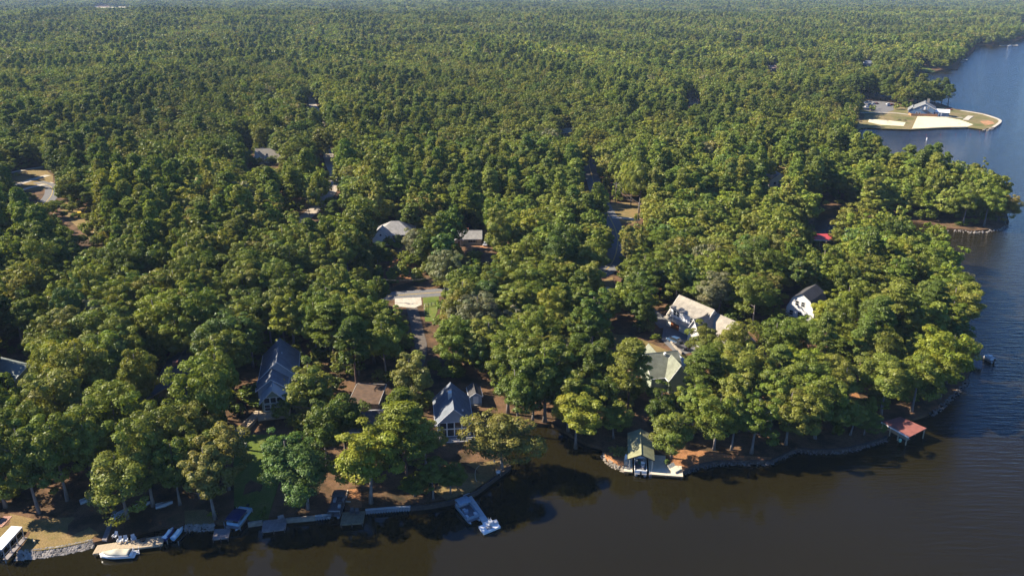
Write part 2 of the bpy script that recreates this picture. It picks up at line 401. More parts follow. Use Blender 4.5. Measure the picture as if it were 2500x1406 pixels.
# roads and drives
strip('straight_road', [(700,580),(730,545),(775,505),(805,470),(818,430),(806,395),(797,360),(788,325),(778,290),(766,262),(760,246),(757,232),(752,205)], 6.0, GRAVEL, margin=0.6)
MAIN = [(-60,800),(300,765),(600,742),(860,729),(960,722),(1070,714),(1200,706),(1330,694),(1430,680),(1478,660),(1500,630),(1508,590),(1502,560),(1488,530),(1472,500),(1458,470),(1448,440),(1440,410),(1436,385)]
strip('lake_road', MAIN, 7.0, ASPH, lift=0.06, margin=0.0)
strip('yellow_line', MAIN, 0.13, YLINE, lift=0.085, off=0.12, keep=False)
strip('yellow_line', MAIN, 0.13, YLINE, lift=0.085, off=-0.12, keep=False)
LEFTR = [(-60,585),(40,548),(95,510),(120,485),(128,468),(122,455),(90,445)]
strip('side_road', LEFTR, 6.5, ASPH, lift=0.06)
strip('yellow_line', LEFTR, 0.2, YLINE, lift=0.085, keep=False)
strip('pale_pavement', [(20,478),(60,462),(100,452),(128,446)], 3.0, DRIVE)
strip('pale_pavement', [(40,452),(75,440),(118,428)], 4.0, DRIVE)
strip('pale_pavement', [(15,424),(60,415),(105,408)], 3.0, DRIVE)
drape('roadside_grass', [(20,424),(105,410),(130,430),(128,462),(60,466),(25,450)], DRY, lift=0.04)
drape('grass_verge', [(150,490),(185,505),(215,530),(260,585),(300,640),(285,660),(240,610),(195,560),(150,520)], DRY, lift=0.04, keep=False)
strip('lane', [(130,362),(165,357),(195,352)], 4.0, GRAVEL)
strip('gravel_drive', [(1003,744),(1012,775),(1020,810),(1028,850),(1015,900),(985,945),(955,985)], 3.4, SHADEGRAVEL, margin=0.6)
drape('drive_apron', [(964,729),(1028,726),(1030,744),(1012,752),(964,748)], DRIVE, lift=0.07)
drape('roadside_lawn', [(1032,727),(1072,722),(1068,760),(1058,785),(1038,785)], LAWN, lift=0.05)
drape('roadside_clearing', [(1488,500),(1525,494),(1562,500),(1566,530),(1545,548),(1492,540)], DRY, lift=0.045)
strip('pale_drive', [(1494,531),(1525,533),(1562,537)], 3.2, DRIVE, lift=0.075)
drape('roadside_clearing', [(1434,402),(1460,398),(1465,425),(1440,440)], DRY, lift=0.045)
drape('road_bank', [(1474,684),(1496,676),(1498,705),(1480,712)], DRY, lift=0.045)
strip('pale_drive', [(1474,702),(1490,716),(1510,722)], 3.5, DRIVE, lift=0.07)
drape('garage_forecourt', [(1622,788),(1645,800),(1690,815),(1720,835),(1700,858),(1655,868),(1615,830)], ASPH, lift=0.07)
strip('asphalt_drive', [(1510,722),(1560,745),(1600,770),(1628,800)], 4.5, ASPH, lift=0.06)
drape('dry_lawn', [(1492,815),(1530,818),(1575,832),(1640,860),(1640,880),(1560,870),(1495,840)], DRY, lift=0.04, margin=0)
drape('green_lawn', [(585,1060),(690,1062),(700,1110),(655,1265),(610,1270),(572,1235),(570,1130)], LAWN, lift=0.05, margin=0)
drape('mulch_bed', [(846,1195),(880,1192),(884,1238),(858,1240),(842,1222)], STRAW, lift=0.07)
drape('straw_bank', [(1478,1108),(1500,1096),(1548,1096),(1536,1142),(1500,1128)], STRAW, lift=0.07)
drape('straw_bank', [(1600,1098),(1700,1098),(1800,1112),(1885,1116),(1880,1126),(1800,1126),(1740,1128),(1700,1136),(1660,1148),(1625,1112)], STRAW, lift=0.05, margin=0)
drape('shore_lawn', [(-40,1372),(44,1296),(76,1298),(48,1345),(100,1343),(150,1336),(215,1322),(240,1300),(180,1262),(90,1268),(0,1248),(-60,1240)], DRY, lift=0.05, margin=0)
drape('shore_lawn', [(452,1281),(522,1278),(525,1258),(500,1244),(450,1246)], DRY, lift=0.05, margin=0)
drape('shore_lawn', [(1090,1150),(1150,1128),(1222,1125),(1240,1137),(1195,1170),(1150,1200),(1090,1220),(1060,1200)], DRY, lift=0.05, margin=0)
drape('clay_clearing', [(600,470),(700,425),(770,430),(790,470),(770,500),(720,515),(640,500),(600,520)], CLAY, lift=0.05, keep=False)
drape('clay_clearing', [(990,590),(1030,590),(1030,680),(960,700),(945,660)], STRAW, lift=0.05, keep=False)
drape('clay_yard', [(1130,590),(1190,588),(1192,606),(1140,606)], CLAY, lift=0.05)
drape('house_lawn', [(548,372),(612,366),(615,388),(560,392)], LAWN, lift=0.05)
drape('distant_field', [(228,15.5),(310,14.5),(318,18),(232,19.5)], SAND, lift=0.5, step=30)
drape('hill_clearing', [(1683,224),(1698,224),(1700,250),(1684,248)], DRY, lift=0.1)
drape('cove_clearing', [(1838,375),(1925,378),(1928,420),(1880,412),(1840,392)], DRY, lift=0.05)
drape('sand_path', [(2030,1020),(2090,950),(2100,970),(2060,1030)], STRAW, lift=0.05, margin=0)
# the beach point
drape('point_grass', [(2092,318),(2112,312),(2160,315),(2222,317),(2290,313),(2363,311),(2402,316),(2424,312),(2440,300),(2434,292),(2398,280),(2350,272),(2300,262),(2180,262),(2098,270)], BEACHGRASS, lift=0.20, step=8)
drape('sandy_shore', [(2226,316),(2240,285),(2300,286),(2345,294),(2376,305),(2360,311.3),(2290,312.8)], SAND, lift=0.24, step=6)
drape('volleyball_sand', [(2119,299),(2122,292),(2166,295),(2211,300),(2206,309),(2150,306)], SAND, lift=0.24, step=6)
drape('parking_lot', [(2092,246),(2140,247),(2182,252),(2182,270),(2160,277),(2120,272),(2094,266)], ASPH, lift=0.24, step=6)
strip('concrete_path', [(2100,276),(2180,277),(2222,281),(2290,286),(2350,289)], 2.5, DRIVE, lift=0.29)
strip('concrete_path', [(2368,284),(2355,294)], 5.0, DRIVE, lift=0.30)
strip('shore_wall_cap', [(2345,270.5),(2398,279.5),(2436,291.5),(2440.5,299.5),(2424,312)], 2.0, DRIVE, lift=0.33)
drape('bare_earth_patch', [(2392,297),(2420,295),(2428,303),(2405,308)], CLAY, lift=0.23, step=6)
drape('inlet_lawn', [(2248,162),(2262,164),(2284,175),(2276,177.4),(2250,174)], LAWN, lift=0.1, step=10)
strip('damp_sand', [(2226,315.2),(2260,314.2),(2290,312.4),(2330,311.2),(2360,310.6)], 2.2, WETSAND, lift=0.29)
# ------------------------------------------------------------------ trees
PAL = {'green': (0.138, 0.169, 0.024), 'olive': (0.176, 0.191, 0.030), 'yellow-green': (0.200, 0.222, 0.026), 'dark green': (0.093, 0.130, 0.020),
       'bronze': (0.195, 0.185, 0.042), 'pine green': (0.113, 0.148, 0.024), 'blue-green': (0.100, 0.153, 0.034), 'orange': (0.282, 0.212, 0.040),
       'grey-brown': (0.180, 0.180, 0.085), 'red': (0.282, 0.032, 0.030)}
def leaf_object_mesh(name, cen, nrm, up, sx, sy, shade):
    n = len(cen)
    t1 = np.cross(nrm, up); t1 /= (np.linalg.norm(t1, axis=1, keepdims=True)+1e-9)
    t2 = np.cross(nrm, t1)
    sx = sx[:, None]; sy = sy[:, None]
    P = np.stack([cen-t1*sx*.5-t2*sy*.35, cen+t1*sx*.15-t2*sy*.5, cen+t1*sx*.5+t2*sy*.3, cen-t1*sx*.2+t2*sy*.5], 1).reshape(-1, 3)
    me = bpy.data.meshes.new(name)
    me.vertices.add(4*n); me.vertices.foreach_set('co', P.ravel().astype(np.float32))
    me.loops.add(4*n); me.loops.foreach_set('vertex_index', np.arange(4*n, dtype=np.int32))
    me.polygons.add(n); me.polygons.foreach_set('loop_start', np.arange(0, 4*n, 4, dtype=np.int32))
    try: me.polygons.foreach_set('loop_total', np.full(n, 4, dtype=np.int32))
    except Exception: pass
    at_ = me.attributes.new('leaf', 'FLOAT_COLOR', 'FACE')
    c = np.ones((n, 4), np.float32); c[:, :3] = shade
    at_.data.foreach_set('color', c.ravel())
    me.update(calc_edges=True); me.materials.append(LEAF)
    return me
def unit(n, g):
    v = g.normal(size=(n, 3)); return v/np.linalg.norm(v, axis=1, keepdims=True)
def broad_crown(name, seed, n, leaf, H=18.0, rad=4.8, low=5.0, lobes=34, squash=1.0, sparse=1.0):
    g = np.random.default_rng(seed)
    cz = (H+low)/2; rz = (H-low)/2
    d = unit(lobes*3, g); d = d[d[:, 2] > -0.75][:lobes]
    k = len(d)
    rr = g.uniform(0.45, 0.93, k)
    # lumpy outline: wide shoulders, uneven top
    wob = 1+0.22*np.sin(d[:, 0]*3+seed)+0.18*np.sin(d[:, 1]*4+seed*2)
    lc = d*rr[:, None]*np.array([rad, rad, rz*squash])*wob[:, None]+np.array([0, 0, cz])
    lr = g.uniform(0.13, 0.29, k)*rad*(1.15-0.3*d[:, 2])
    wgt = lr**2; wgt /= wgt.sum()
    which = g.choice(k, n, p=wgt)
    dirs = unit(n, g)
    out = lc[which]-np.array([0, 0, cz-1.0]); out /= np.linalg.norm(out, axis=1, keepdims=True)+1e-9
    flip = (dirs*out).sum(1) < -0.35
    dirs[flip] *= -1
    r = lr[which]*g.uniform(0.72, 1.08, n)*np.where(g.random(n) < 0.12, g.uniform(1.0, 1.25, n), 1)
    cen = lc[which]+dirs*r[:, None]*np.array([1, 1, 0.72])
    inner = g.random(n) < 0.14
    cen[inner] = np.array([0, 0, cz])+unit(inner.sum(), g)*g.uniform(0.2, 0.6, (inner.sum(), 1))*np.array([rad, rad, rz])
    cen[:, 2] = np.clip(cen[:, 2], low*0.75, H*1.03)
    nrm = dirs*0.95+unit(n, g)*0.5+np.array([-.12, 0, 0.22]); nrm /= np.linalg.norm(nrm, axis=1, keepdims=True)
    s = g.uniform(0.65, 1.3, n)*leaf
    lobe_tone = g.uniform(0.84, 1.16, (k, 1))*np.array([1, 1, 1])+g.normal(0, 0.05, (k, 3))*np.array([1, .5, .3])
    shade = lobe_tone[which]*g.uniform(0.78, 1.22, (n, 1))
    return leaf_object_mesh(name, cen, nrm, unit(n, g), s, s*g.uniform(.65, 1, n), np.clip(shade, .3, 1.8))
def pine_crown(name, seed, n, leaf, H=21.0, rad=3.9, low=8.5, tufts=60):
    g = np.random.default_rng(seed)
    z = low+(H-low)*g.random(tufts)**0.85
    t = (z-low)/(H-low)
    prof = np.interp(t, [0, .25, .6, .88, 1], [.6, 1.0, .78, .42, .08])*rad
    a = g.uniform(0, 2*np.pi, tufts); q = g.uniform(0.35, 1.0, tufts)**0.7
    lc = np.stack([np.cos(a)*prof*q, np.sin(a)*prof*q, z+0.25*prof*q], 1)
    lr = g.uniform(0.65, 1.25, tufts)*rad/3.7
    which = g.choice(tufts, n, p=lr**2/(lr**2).sum())
    dirs = unit(n, g); dirs[:, 2] = np.abs(dirs[:, 2])*0.8-0.25
    dirs /= np.linalg.norm(dirs, axis=1, keepdims=True)
    cen = lc[which]+dirs*(lr[which]*g.uniform(0.45, 1.0, n))[:, None]*np.array([1.15, 1.15, .62])
    nrm = unit(n, g)*0.6+dirs*0.75+np.array([-.12, 0, 0.25]); nrm /= np.linalg.norm(nrm, axis=1, keepdims=True)
    s = g.uniform(0.7, 1.35, n)*leaf
    tone = g.uniform(0.8, 1.2, (tufts, 1))
    shade = tone[which]*g.uniform(0.7, 1.3, (n, 1))*np.array([1, 1, 1])
    return leaf_object_mesh(name, cen, nrm, dirs, s*0.55, s*1.35, np.clip(shade, .3, 1.8))
def trunk_mesh(name, seed, H, low, r0, m, lean=0.0, limbs=6):
    g = random.Random(seed); mb = MB(); pts = []
    zt = H*0.88; n = 6
    bx = g.uniform(-.5, .5); by = g.uniform(-.5, .5)
    for i in range(n+1):
        t = i/n; pts.append(Vector((bx*math.sin(t*2.2)+lean*t, by*math.sin(t*1.7), -0.5+t*(zt+.5))))
    rings = []
    for i, p in enumerate(pts):
        r = r0*(1-0.78*i/n)*(1.45 if i == 0 else 1)
        rings.append([(p.x+r*math.cos(a*math.pi/4), p.y+r*math.sin(a*math.pi/4), p.z) for a in range(8)])
    mb.loft(rings)
    for k in range(limbs):
        t = g.uniform(0.38, 0.8); i = min(int(t*n), n-1); p = pts[i].lerp(pts[i+1], t*n-i)
        a = g.uniform(0, 6.28); L = g.uniform(0.16, 0.24)*H*(1.1-t*0.5)
        q = p+Vector((math.cos(a)*L, math.sin(a)*L, L*g.uniform(.5, 1.0)))
        mid = p.lerp(q, .5)+Vector((0, 0, -0.12*L))
        rr = r0*(1-.78*t)*.5
        mb.tube(p, mid, rr, rr*.7, 6, False); mb.tube(mid, q, rr*.7, rr*.25, 6, False)
    return mb.mesh(name, m)

NB, NP = 12, 6
def variants(tag_, nleaf, leaf, npine, pleaf, near):
    B = []; Pn = []
    for i in range(NB):
        g = random.Random(100+i)
        H = 18.0; low = g.uniform(2.4, 5.6); rad = (g.uniform(4.3, 5.4) if i % 3 else g.uniform(3.3, 4.0)); lob = g.randint(60, 105)
        B.append((broad_crown('crown', 40+i, nleaf, leaf, H, rad, low, lob), H, low))
    for i in range(NP):
        g = random.Random(300+i)
        Pn.append((pine_crown('crown', 70+i, npine, pleaf, 21.0, g.uniform(2.9, 4.0), g.uniform(6, 10), g.randint(60, 95)), 21.0, 9.0))
    return B, Pn
B0, P0 = variants('near', 15000, 0.33, 13000, 0.37, True)
TB = [trunk_mesh('trunk', 500+i, 18, B0[i][2], 0.30, BARK, RND.uniform(-.8, .8), 7) for i in range(NB)]
TP = [trunk_mesh('trunk', 600+i, 21, 9, 0.27, BARK_PINE, RND.uniform(-.5, .5), 9) for i in range(NP)]
B1, P1 = variants('mid', 4200, 0.60, 3800, 0.64, False)
B2, P2 = variants('far', 700, 1.35, 620, 1.4, False)

# ------------------------------------------------------------------ shared finishes
SLATE = roof_mat('slate_grey_shingle', (0.155, 0.17, 0.19), (0.125, 0.14, 0.16))
TANROOF = roof_mat('tan_shingle', (0.30, 0.265, 0.21), (0.26, 0.23, 0.18))
GREENROOF = roof_mat('moss_green_shingle', (0.20, 0.205, 0.15), (0.17, 0.18, 0.125))
OLIVEROOF = roof_mat('olive_shingle', (0.25, 0.245, 0.13), (0.22, 0.215, 0.115))
DARKROOF = roof_mat('dark_shingle', (0.075, 0.07, 0.068), (0.055, 0.052, 0.05))
GREYROOF = roof_mat('grey_shingle', (0.30, 0.285, 0.26), (0.26, 0.245, 0.225))
BROWNROOF = mat('rusty_brown_roofing', (0.115, 0.07, 0.042), (0.07, 0.044, 0.028), 0.8, 0.85, 0.2, det=8)
REDROOF = mat('red_metal_roofing', (0.23, 0.088, 0.07), (0.18, 0.068, 0.056), 1.2, 0.5)
WHITEROOF = mat('white_roofing', (0.80, 0.79, 0.76), (0.72, 0.71, 0.68), 1.0, 0.5)
PALEROOF = mat('pale_grey_roofing', (0.42, 0.43, 0.42), (0.36, 0.37, 0.36), 1.0, 0.6)
WHITE = mat('white_paint', (0.78, 0.76, 0.72), (0.70, 0.68, 0.64), 1.5, 0.5)
OFFWHITE = mat('off_white_siding', (0.62, 0.59, 0.52), (0.56, 0.53, 0.46), 1.5, 0.6)
GREYWALL = mat('grey_siding', (0.36, 0.39, 0.42), (0.31, 0.34, 0.37), 1.5, 0.6)
GREENWALL = mat('sage_siding', (0.30, 0.33, 0.24), (0.25, 0.28, 0.20), 1.5, 0.6)
TANWALL = mat('tan_siding', (0.46, 0.39, 0.26), (0.40, 0.34, 0.22), 1.5, 0.6)
CLUBROOF = roof_mat('club_grey_shingle', (0.19, 0.19, 0.18), (0.16, 0.16, 0.15))
BLUEWALL = mat('blue_siding', (0.08, 0.135, 0.22), (0.07, 0.118, 0.195), 1.5, 0.6)
BROWNWALL = mat('brown_siding', (0.20, 0.14, 0.095), (0.16, 0.11, 0.075), 1.5, 0.7)
BRICKM = mat('red_brick', (0.32, 0.12, 0.075), (0.24, 0.09, 0.06), 4, 0.85, 0.3)
GLASS = mat('dark_window_glass', (0.018, 0.022, 0.028), (0.03, 0.035, 0.04), 0.6, 0.08, spec=0.6)
WOOD = mat('weathered_deck_wood', (0.42, 0.33, 0.22), (0.33, 0.26, 0.17), 1.2, 0.85, 0.2, stretch=(6, .5, 1))
WOODG = mat('grey_deck_wood', (0.24, 0.21, 0.20), (0.17, 0.15, 0.145), 1.2, 0.85, 0.2)
WOODP = mat('pale_deck_wood', (0.60, 0.52, 0.38), (0.50, 0.43, 0.31), 1.2, 0.8, 0.2)
WOODO = mat('olive_brown_deck_wood', (0.22, 0.19, 0.12), (0.16, 0.135, 0.085), 1.2, 0.85, 0.2)
CEDAR = mat('orange_cedar', (0.46, 0.21, 0.085), (0.38, 0.17, 0.065), 2.0, 0.6, 0.2)
TIMBER = mat('dark_timber', (0.075, 0.055, 0.042), (0.045, 0.034, 0.028), 1.5, 0.85, 0.3)
PILE = mat('grey_sheet_pile', (0.26, 0.28, 0.30), (0.19, 0.21, 0.23), 0.9, 0.6)
ROCK = mat('riprap_rock', (0.33, 0.29, 0.245), (0.15, 0.135, 0.12), 0.9, 0.9, 0.5, det=8)
SHADEROCK = mat('shade_toned_rock', (0.17, 0.15, 0.13), (0.07, 0.064, 0.058), 0.9, 0.85, 0.5, det=8)  # darker copy of the riprap rock, with the shore's shade put into the colour
ALU = mat('brushed_aluminium', (0.55, 0.56, 0.58), (0.48, 0.49, 0.50), 2, 0.35, metal=0.7)
GELWHITE = mat('white_gelcoat', (0.80, 0.79, 0.76), (0.76, 0.75, 0.72), 1, 0.25, spec=0.5)
COVERTAN = mat('tan_boat_cover', (0.48, 0.44, 0.33), (0.42, 0.385, 0.285), 2, 0.85, 0.3)
NAVY = mat('navy_canvas', (0.012, 0.02, 0.085), (0.010, 0.016, 0.065), 1.5, 0.75, 0.2)
CHARCOAL = mat('charcoal_canvas', (0.085, 0.08, 0.08), (0.065, 0.06, 0.06), 2, 0.8, 0.2)
BLUEGREY = mat('blue_grey_canvas', (0.22, 0.28, 0.33), (0.18, 0.235, 0.28), 2, 0.7)
VINYL = mat('cream_vinyl', (0.62, 0.60, 0.55), (0.55, 0.53, 0.49), 2, 0.5)
BLACK = mat('black_plastic', (0.015, 0.015, 0.016), (0.02, 0.02, 0.02), 2, 0.45)
CARPET = mat('grey_boat_carpet', (0.16, 0.16, 0.17), (0.13, 0.13, 0.14), 5, 0.9)
BLUEHULL = mat('blue_gelcoat', (0.02, 0.035, 0.16), (0.018, 0.03, 0.13), 1, 0.25, spec=0.5)
TEALHULL = mat('pale_blue_gelcoat', (0.28, 0.42, 0.52), (0.24, 0.38, 0.48), 1, 0.3, spec=0.5)
GREENF = mat('green_cloth', (0.05, 0.20, 0.09), None, 3, 0.8)
PLASTG = mat('grey_plastic', (0.46, 0.47, 0.48), (0.42, 0.43, 0.44), 3, 0.55)
REDP = mat('red_plastic', (0.30, 0.05, 0.03), None, 3, 0.8, spec=0.0)
YEL = mat('yellow_machine_paint', (0.65, 0.42, 0.03), None, 2, 0.5)
STONE = mat('pale_stone', (0.31, 0.265, 0.205), (0.21, 0.18, 0.14), 1.2, 0.9, 0.3)
POLEW = mat('pole_timber', (0.22, 0.17, 0.125), (0.17, 0.13, 0.095), 1.5, 0.9)
WIRE = mat('wire', (0.12, 0.115, 0.11), None, 1, 0.6)
ORANGEW = mat('orange_brown_door', (0.36, 0.12, 0.045), (0.26, 0.085, 0.03), 1.5, 0.5, stretch=(1, 1, .3))
LMK = []         # landmarks used in the tree labels: phrase, x, y
def lm(phrase, o): LMK.append((phrase, o.location.x, o.location.y)); return o

# ------------------------------------------------------------------ buildings
def sit(f, b, zr):
    """Root for a gabled block whose ridge runs from photo pixel f (near end) to b (far end) at height zr above its ground."""
    g = gp(*f).z
    for _ in range(4):
        pf = Vector(at(*f, g+zr)); pb = Vector(at(*b, g+zr)); c = (pf+pb)/2; g = zat(c.x, c.y)
    d = pb-pf
    return Vector((c.x, c.y, g)), math.atan2(d.y, d.x)-math.pi/2, d.length
def house(name, label, cat, loc, rz, group=None):
    h = thing(name, label, cat, loc, rz, group)
    NO_TREE.append((np.array([(loc[0]+8*math.cos(a), loc[1]+8*math.sin(a)) for a in np.linspace(0, 5.5, 8)]), 0)); return h
def rot2(mb, axis, cx, cy_):
    if axis == 'x': mb.v = [(cx-(y-cy_), cy_+(x-cx), z) for x, y, z in mb.v]
    return mb
def gable(h, cx, cy_, w, l, z0, ze, zr, wm, rm, over=0.45, axis='y', trim=WHITE, skirt=-1.2, rake=0.35):
    """gabled block: ridge along local y (or x); w across the ridge, l along it"""
    mb = MB().prism([(cx-w/2, skirt if z0 == 0 else z0), (cx+w/2, skirt if z0 == 0 else z0), (cx+w/2, ze), (cx, zr), (cx-w/2, ze)], cy_-l/2, cy_+l/2)
    wall = rot2(mb, axis, cx, cy_).build('wall', wm, h)
    sl = (zr-ze)/(w/2); ex = w/2+over; ez = zr-sl*ex; t = 0.16
    mb = MB()
    for s in (-1, 1):
        pr = [(cx, zr+t+.06), (cx+s*ex, ez+t+.06), (cx+s*ex, ez+.06), (cx, zr+.06)]
        mb.prism(pr if s > 0 else pr[::-1], cy_-l/2-rake, cy_+l/2+rake)
    mb.prism([(cx-.12, zr+t+.05), (cx+.12, zr+t+.05), (cx, zr+t+.15)], cy_-l/2-rake, cy_+l/2+rake)
    roof = rot2(mb, axis, cx, cy_).build('roof', rm, h)
    mb = MB()
    for yy in (cy_-l/2-rake-.07, cy_+l/2+rake+.002):
        for s in (-1, 1):
            pr = [(cx, zr+t+.03), (cx+s*(ex+.02), ez+t+.03), (cx+s*(ex+.02), ez-.05), (cx, zr-.06)]
            mb.prism(pr if s > 0 else pr[::-1], yy, yy+.068)
    for s in (-1, 1):
        x0 = cx+s*(ex+.03); mb.box(min(x0, x0+s*.09), max(x0, x0+s*.09), cy_-l/2-rake, cy_+l/2+rake, ez-.02, ez+.14)
    rot2(mb, axis, cx, cy_).build('fascia', trim, roof)
    return wall, roof
def hip(h, cx, cy_, w, l, z0, ze, zr, wm, rm, over=0.5, ridge=None, trim=WHITE):
    """hipped block, ridge along x"""
    MB().box(cx-w/2, cx+w/2, cy_-l/2, cy_+l/2, -1.2 if z0 == 0 else z0, ze).build('wall', wm, h)
    a, b = w/2+over, l/2+over; r = ridge if ridge is not None else max(w/2-l/2, 0.3)
    v = [(cx-a, cy_-b, ze), (cx+a, cy_-b, ze), (cx+a, cy_+b, ze), (cx-a, cy_+b, ze), (cx-r, cy_, zr), (cx+r, cy_, zr)]
    v += [(x, y, ze-.16) for x, y, z in v[:4]]
    rf = MB().add(v, [(0, 1, 5, 4), (1, 2, 5), (2, 3, 4, 5), (3, 0, 4), (9, 8, 7, 6)]).build('roof', rm, h)
    m = MB()
    m.box(cx-a-.03, cx+a+.03, cy_-b-.06, cy_-b-.002, ze-.19, ze+.01); m.box(cx-a-.03, cx+a+.03, cy_+b+.002, cy_+b+.06, ze-.19, ze+.01)
    m.box(cx-a-.06, cx-a-.002, cy_-b, cy_+b, ze-.19, ze+.01); m.box(cx+a+.002, cx+a+.06, cy_-b, cy_+b, ze-.19, ze+.01)
    m.build('fascia', trim, rf)
def window(h, x, y, z, w, hh, face=0.0, cols=1, rows=1, trim=WHITE, bar=0.07):
    """window centred at x,y,z on a wall; face 0 looks along local -y, +90 deg along +x"""
    f = MB(); p = MB(); d = .06
    f.box(-w/2-bar, w/2+bar, -d, 0.02, hh/2, hh/2+bar); f.box(-w/2-bar-.04, w/2+bar+.04, -d-.05, 0.02, -hh/2-bar, -hh/2)
    f.box(-w/2-bar, -w/2, -d, 0.02, -hh/2, hh/2); f.box(w/2, w/2+bar, -d, 0.02, -hh/2, hh/2)
    for i in range(1, cols): f.box(-w/2+w*i/cols-bar/2, -w/2+w*i/cols+bar/2, -d+.004, 0.016, -hh/2, hh/2)
    for i in range(1, rows): f.box(-w/2, w/2, -d+.008, 0.012, -hh/2+hh*i/rows-bar/2, -hh/2+hh*i/rows+bar/2)
    p.box(-w/2, w/2, -.025, .01, -hh/2, hh/2)
    fo = turn(f, face, (x, y, z)).build('window', trim, h)
    turn(p, face, (x, y, z)).build('pane', GLASS, fo); return fo
def door(h, x, y, z, w, hh, m, face=0.0, trim=WHITE):
    f = MB().box(-w/2, w/2, -.04, .02, 0, hh)
    d = turn(f, face, (x, y, z)).build('door', m, h)
    t = MB().box(-w/2-.1, -w/2, -.07, .02, 0, hh).box(w/2, w/2+.1, -.07, .02, 0, hh).box(-w/2-.1, w/2+.1, -.07, .02, hh, hh+.12)
    turn(t, face, (x, y, z)).build('door_frame', trim, d); return d
def deckrail(h, x0, x1, y0, y1, z, m, sides='flr', hh=1.0):
    mb = MB()
    segs = {'f': ((x0, y0), (x1, y0)), 'l': ((x0, y0), (x0, y1)), 'r': ((x1, y0), (x1, y1)), 'b': ((x0, y1), (x1, y1))}
    for s in sides:
        a, b = (Vector((*q, z)) for q in segs[s]); L = (b-a).length; n = max(2, int(L/1.6))
        for i in range(n+1):
            p = a.lerp(b, i/n); mb.cbox(p+Vector((0, 0, hh/2)), (.1, .1, hh))
        mid = (a+b)/2; ang = math.atan2(b.y-a.y, b.x-a.x)
        for q in (hh, hh*.55, hh*.15): mb.cbox(mid+Vector((0, 0, q)), (L, .07, .07), ang)
    return mb.build('railing', m, h)
def posts(h, pts, z0, z1, s, m, name='post'):
    for x, y in pts: MB().cbox((x, y, (z0+z1)/2), (s, s, z1-z0)).build(name, m, h)
def slab(h, name, x0, x1, y0, y1, z0, z1, m): return MB().box(x0, x1, y0, y1, z0, z1).build(name, m, h)

# the steep grey gabled house with the glazed end wall
loc, rz, L = sit((1108, 998), (1100, 936), 7.2)
h = lm('the glass-fronted grey gable house', house('gable_house', 'grey house with steep slate roof and big glazed gable wall facing the lake', 'house', loc, rz))
gable(h, 0, 0, 7.6, L, 0, 3.6, 7.2, GREYWALL, SLATE, 0.55)
yf = -L/2
for i in range(4): window(h, -2.55+1.7*i, yf-.01, 2.95, 1.45, 1.5, 0, 1, 1, WHITE, .12)
for i in range(4): window(h, -2.55+1.7*i, yf-.01, 1.1, 1.45, 1.7, 0, 1, 1, WHITE, .12)
slab(h, 'chimney', -.95, -.1, -L*.05, L*.06, 5.6, 8.3, OFFWHITE)
slab(h, 'porch_floor', -4.4, 4.4, yf-2.6, yf-.02, -.1, .12, WOODG)
deckrail(h, -4.4, 4.4, yf-2.6, yf-.1, .12, WHITE, 'flr', .95)
slab(h, 'lower_roof', -4.3, 4.3, yf-5.2, yf-2.7, -1.5, -1.3, BROWNROOF)
slab(h, 'lower_wall', -3.6, 3.6, yf-4.9, yf-2.75, -3.2, -1.52, GREYWALL)
for x, y, z in ((2.0, yf+1.5, 5.5), (2.3, yf+2.1, 5.2)): MB().tube((x, y, z-.4), (x, y, z+.5), .09).build('vent_pipe', ALU, h)
# shed beside it
loc, rz, L = sit((1146, 953), (1141, 934), 3.6)
h = house('garden_shed', 'small shed with shade-darkened roof just right of the glass-fronted gable house', 'shed', loc+Vector((1.5, 0, 0)), rz)
gable(h, 0, 0, 3.0, 4.6, 0, 2.1, 3.1, GREYWALL, DARKROOF, .2); door(h, 0, -2.31, 0, 1.1, 2.0, WHITE); window(h, 1.51, 0, 1.3, .8, .7, math.pi/2)  # roof gets the dark shingle to put the shade on it into its colour
slab(h, 'step', -1.4, 1.4, -3.2, -2.36, -.2, .12, STONE)

# the long slate house stepping down to the lake
loc, rz, L = sit((675, 883), (683, 828), 8.2)
h = lm('the long slate-roofed house', house('long_house', 'long slate-roofed house stepping down to a railed deck above the green lawn', 'house', loc, rz))
gable(h, 0, 0, 8.4, L, 0, 4.2, 8.2, GREYWALL, SLATE, .5)
y1 = -L/2-2.9
gable(h, -1.2, y1, 6.6, 5.2, 0, 3.8, 6.3, GREYWALL, SLATE, .45)
y2 = y1-2.6-2.2
gable(h, -.7, y2, 5.4, 4.0, 0, 2.7, 5.5, GREENWALL, PALEROOF, .5)
yf = y2-2.01
for i in range(3): window(h, -2.2+1.5*i, yf-.01, 2.9, 1.2, 1.3, 0, 1, 1, WHITE, .12)
for i in range(3): window(h, -2.2+1.5*i, yf-.01, 1.0, 1.2, 1.5, 0, 1, 2, WHITE, .1)
for i in range(3): window(h, 4.21, -3+3*i, 2.4, 1.1, 1.3, math.pi/2, 1, 2)
slab(h, 'deck', -4.2, 3.0, yf-3.6, yf-.03, -.35, -.15, WOOD); deckrail(h, -4.2, 3.0, yf-3.6, yf-.2, -.15, WOOD, 'flr')
posts(h, [(-4, yf-3.4), (-.6, yf-3.4), (2.8, yf-3.4)], -3, -.36, .2, TIMBER)
MB().tube((.9, -.8, 6.4), (.9, -.8, 7.9), .1).build('vent_pipe', ALU, h)
# garden steps left of it
s = thing('garden_steps', 'timber steps climbing the bank left of the railed deck', 'steps', gp(578, 1070), R(-12))
for i in range(14): slab(s, 'step', -.8, .8, i*.75, i*.75+.6, .02+i*.09, .16+i*.09, WOODP if i < 4 else WOOD)
for sx in (-1, 1): slab(s, 'side_rail', sx*.95-.06, sx*.95+.06, 0, 10.5, .3, 1.25, WOOD)

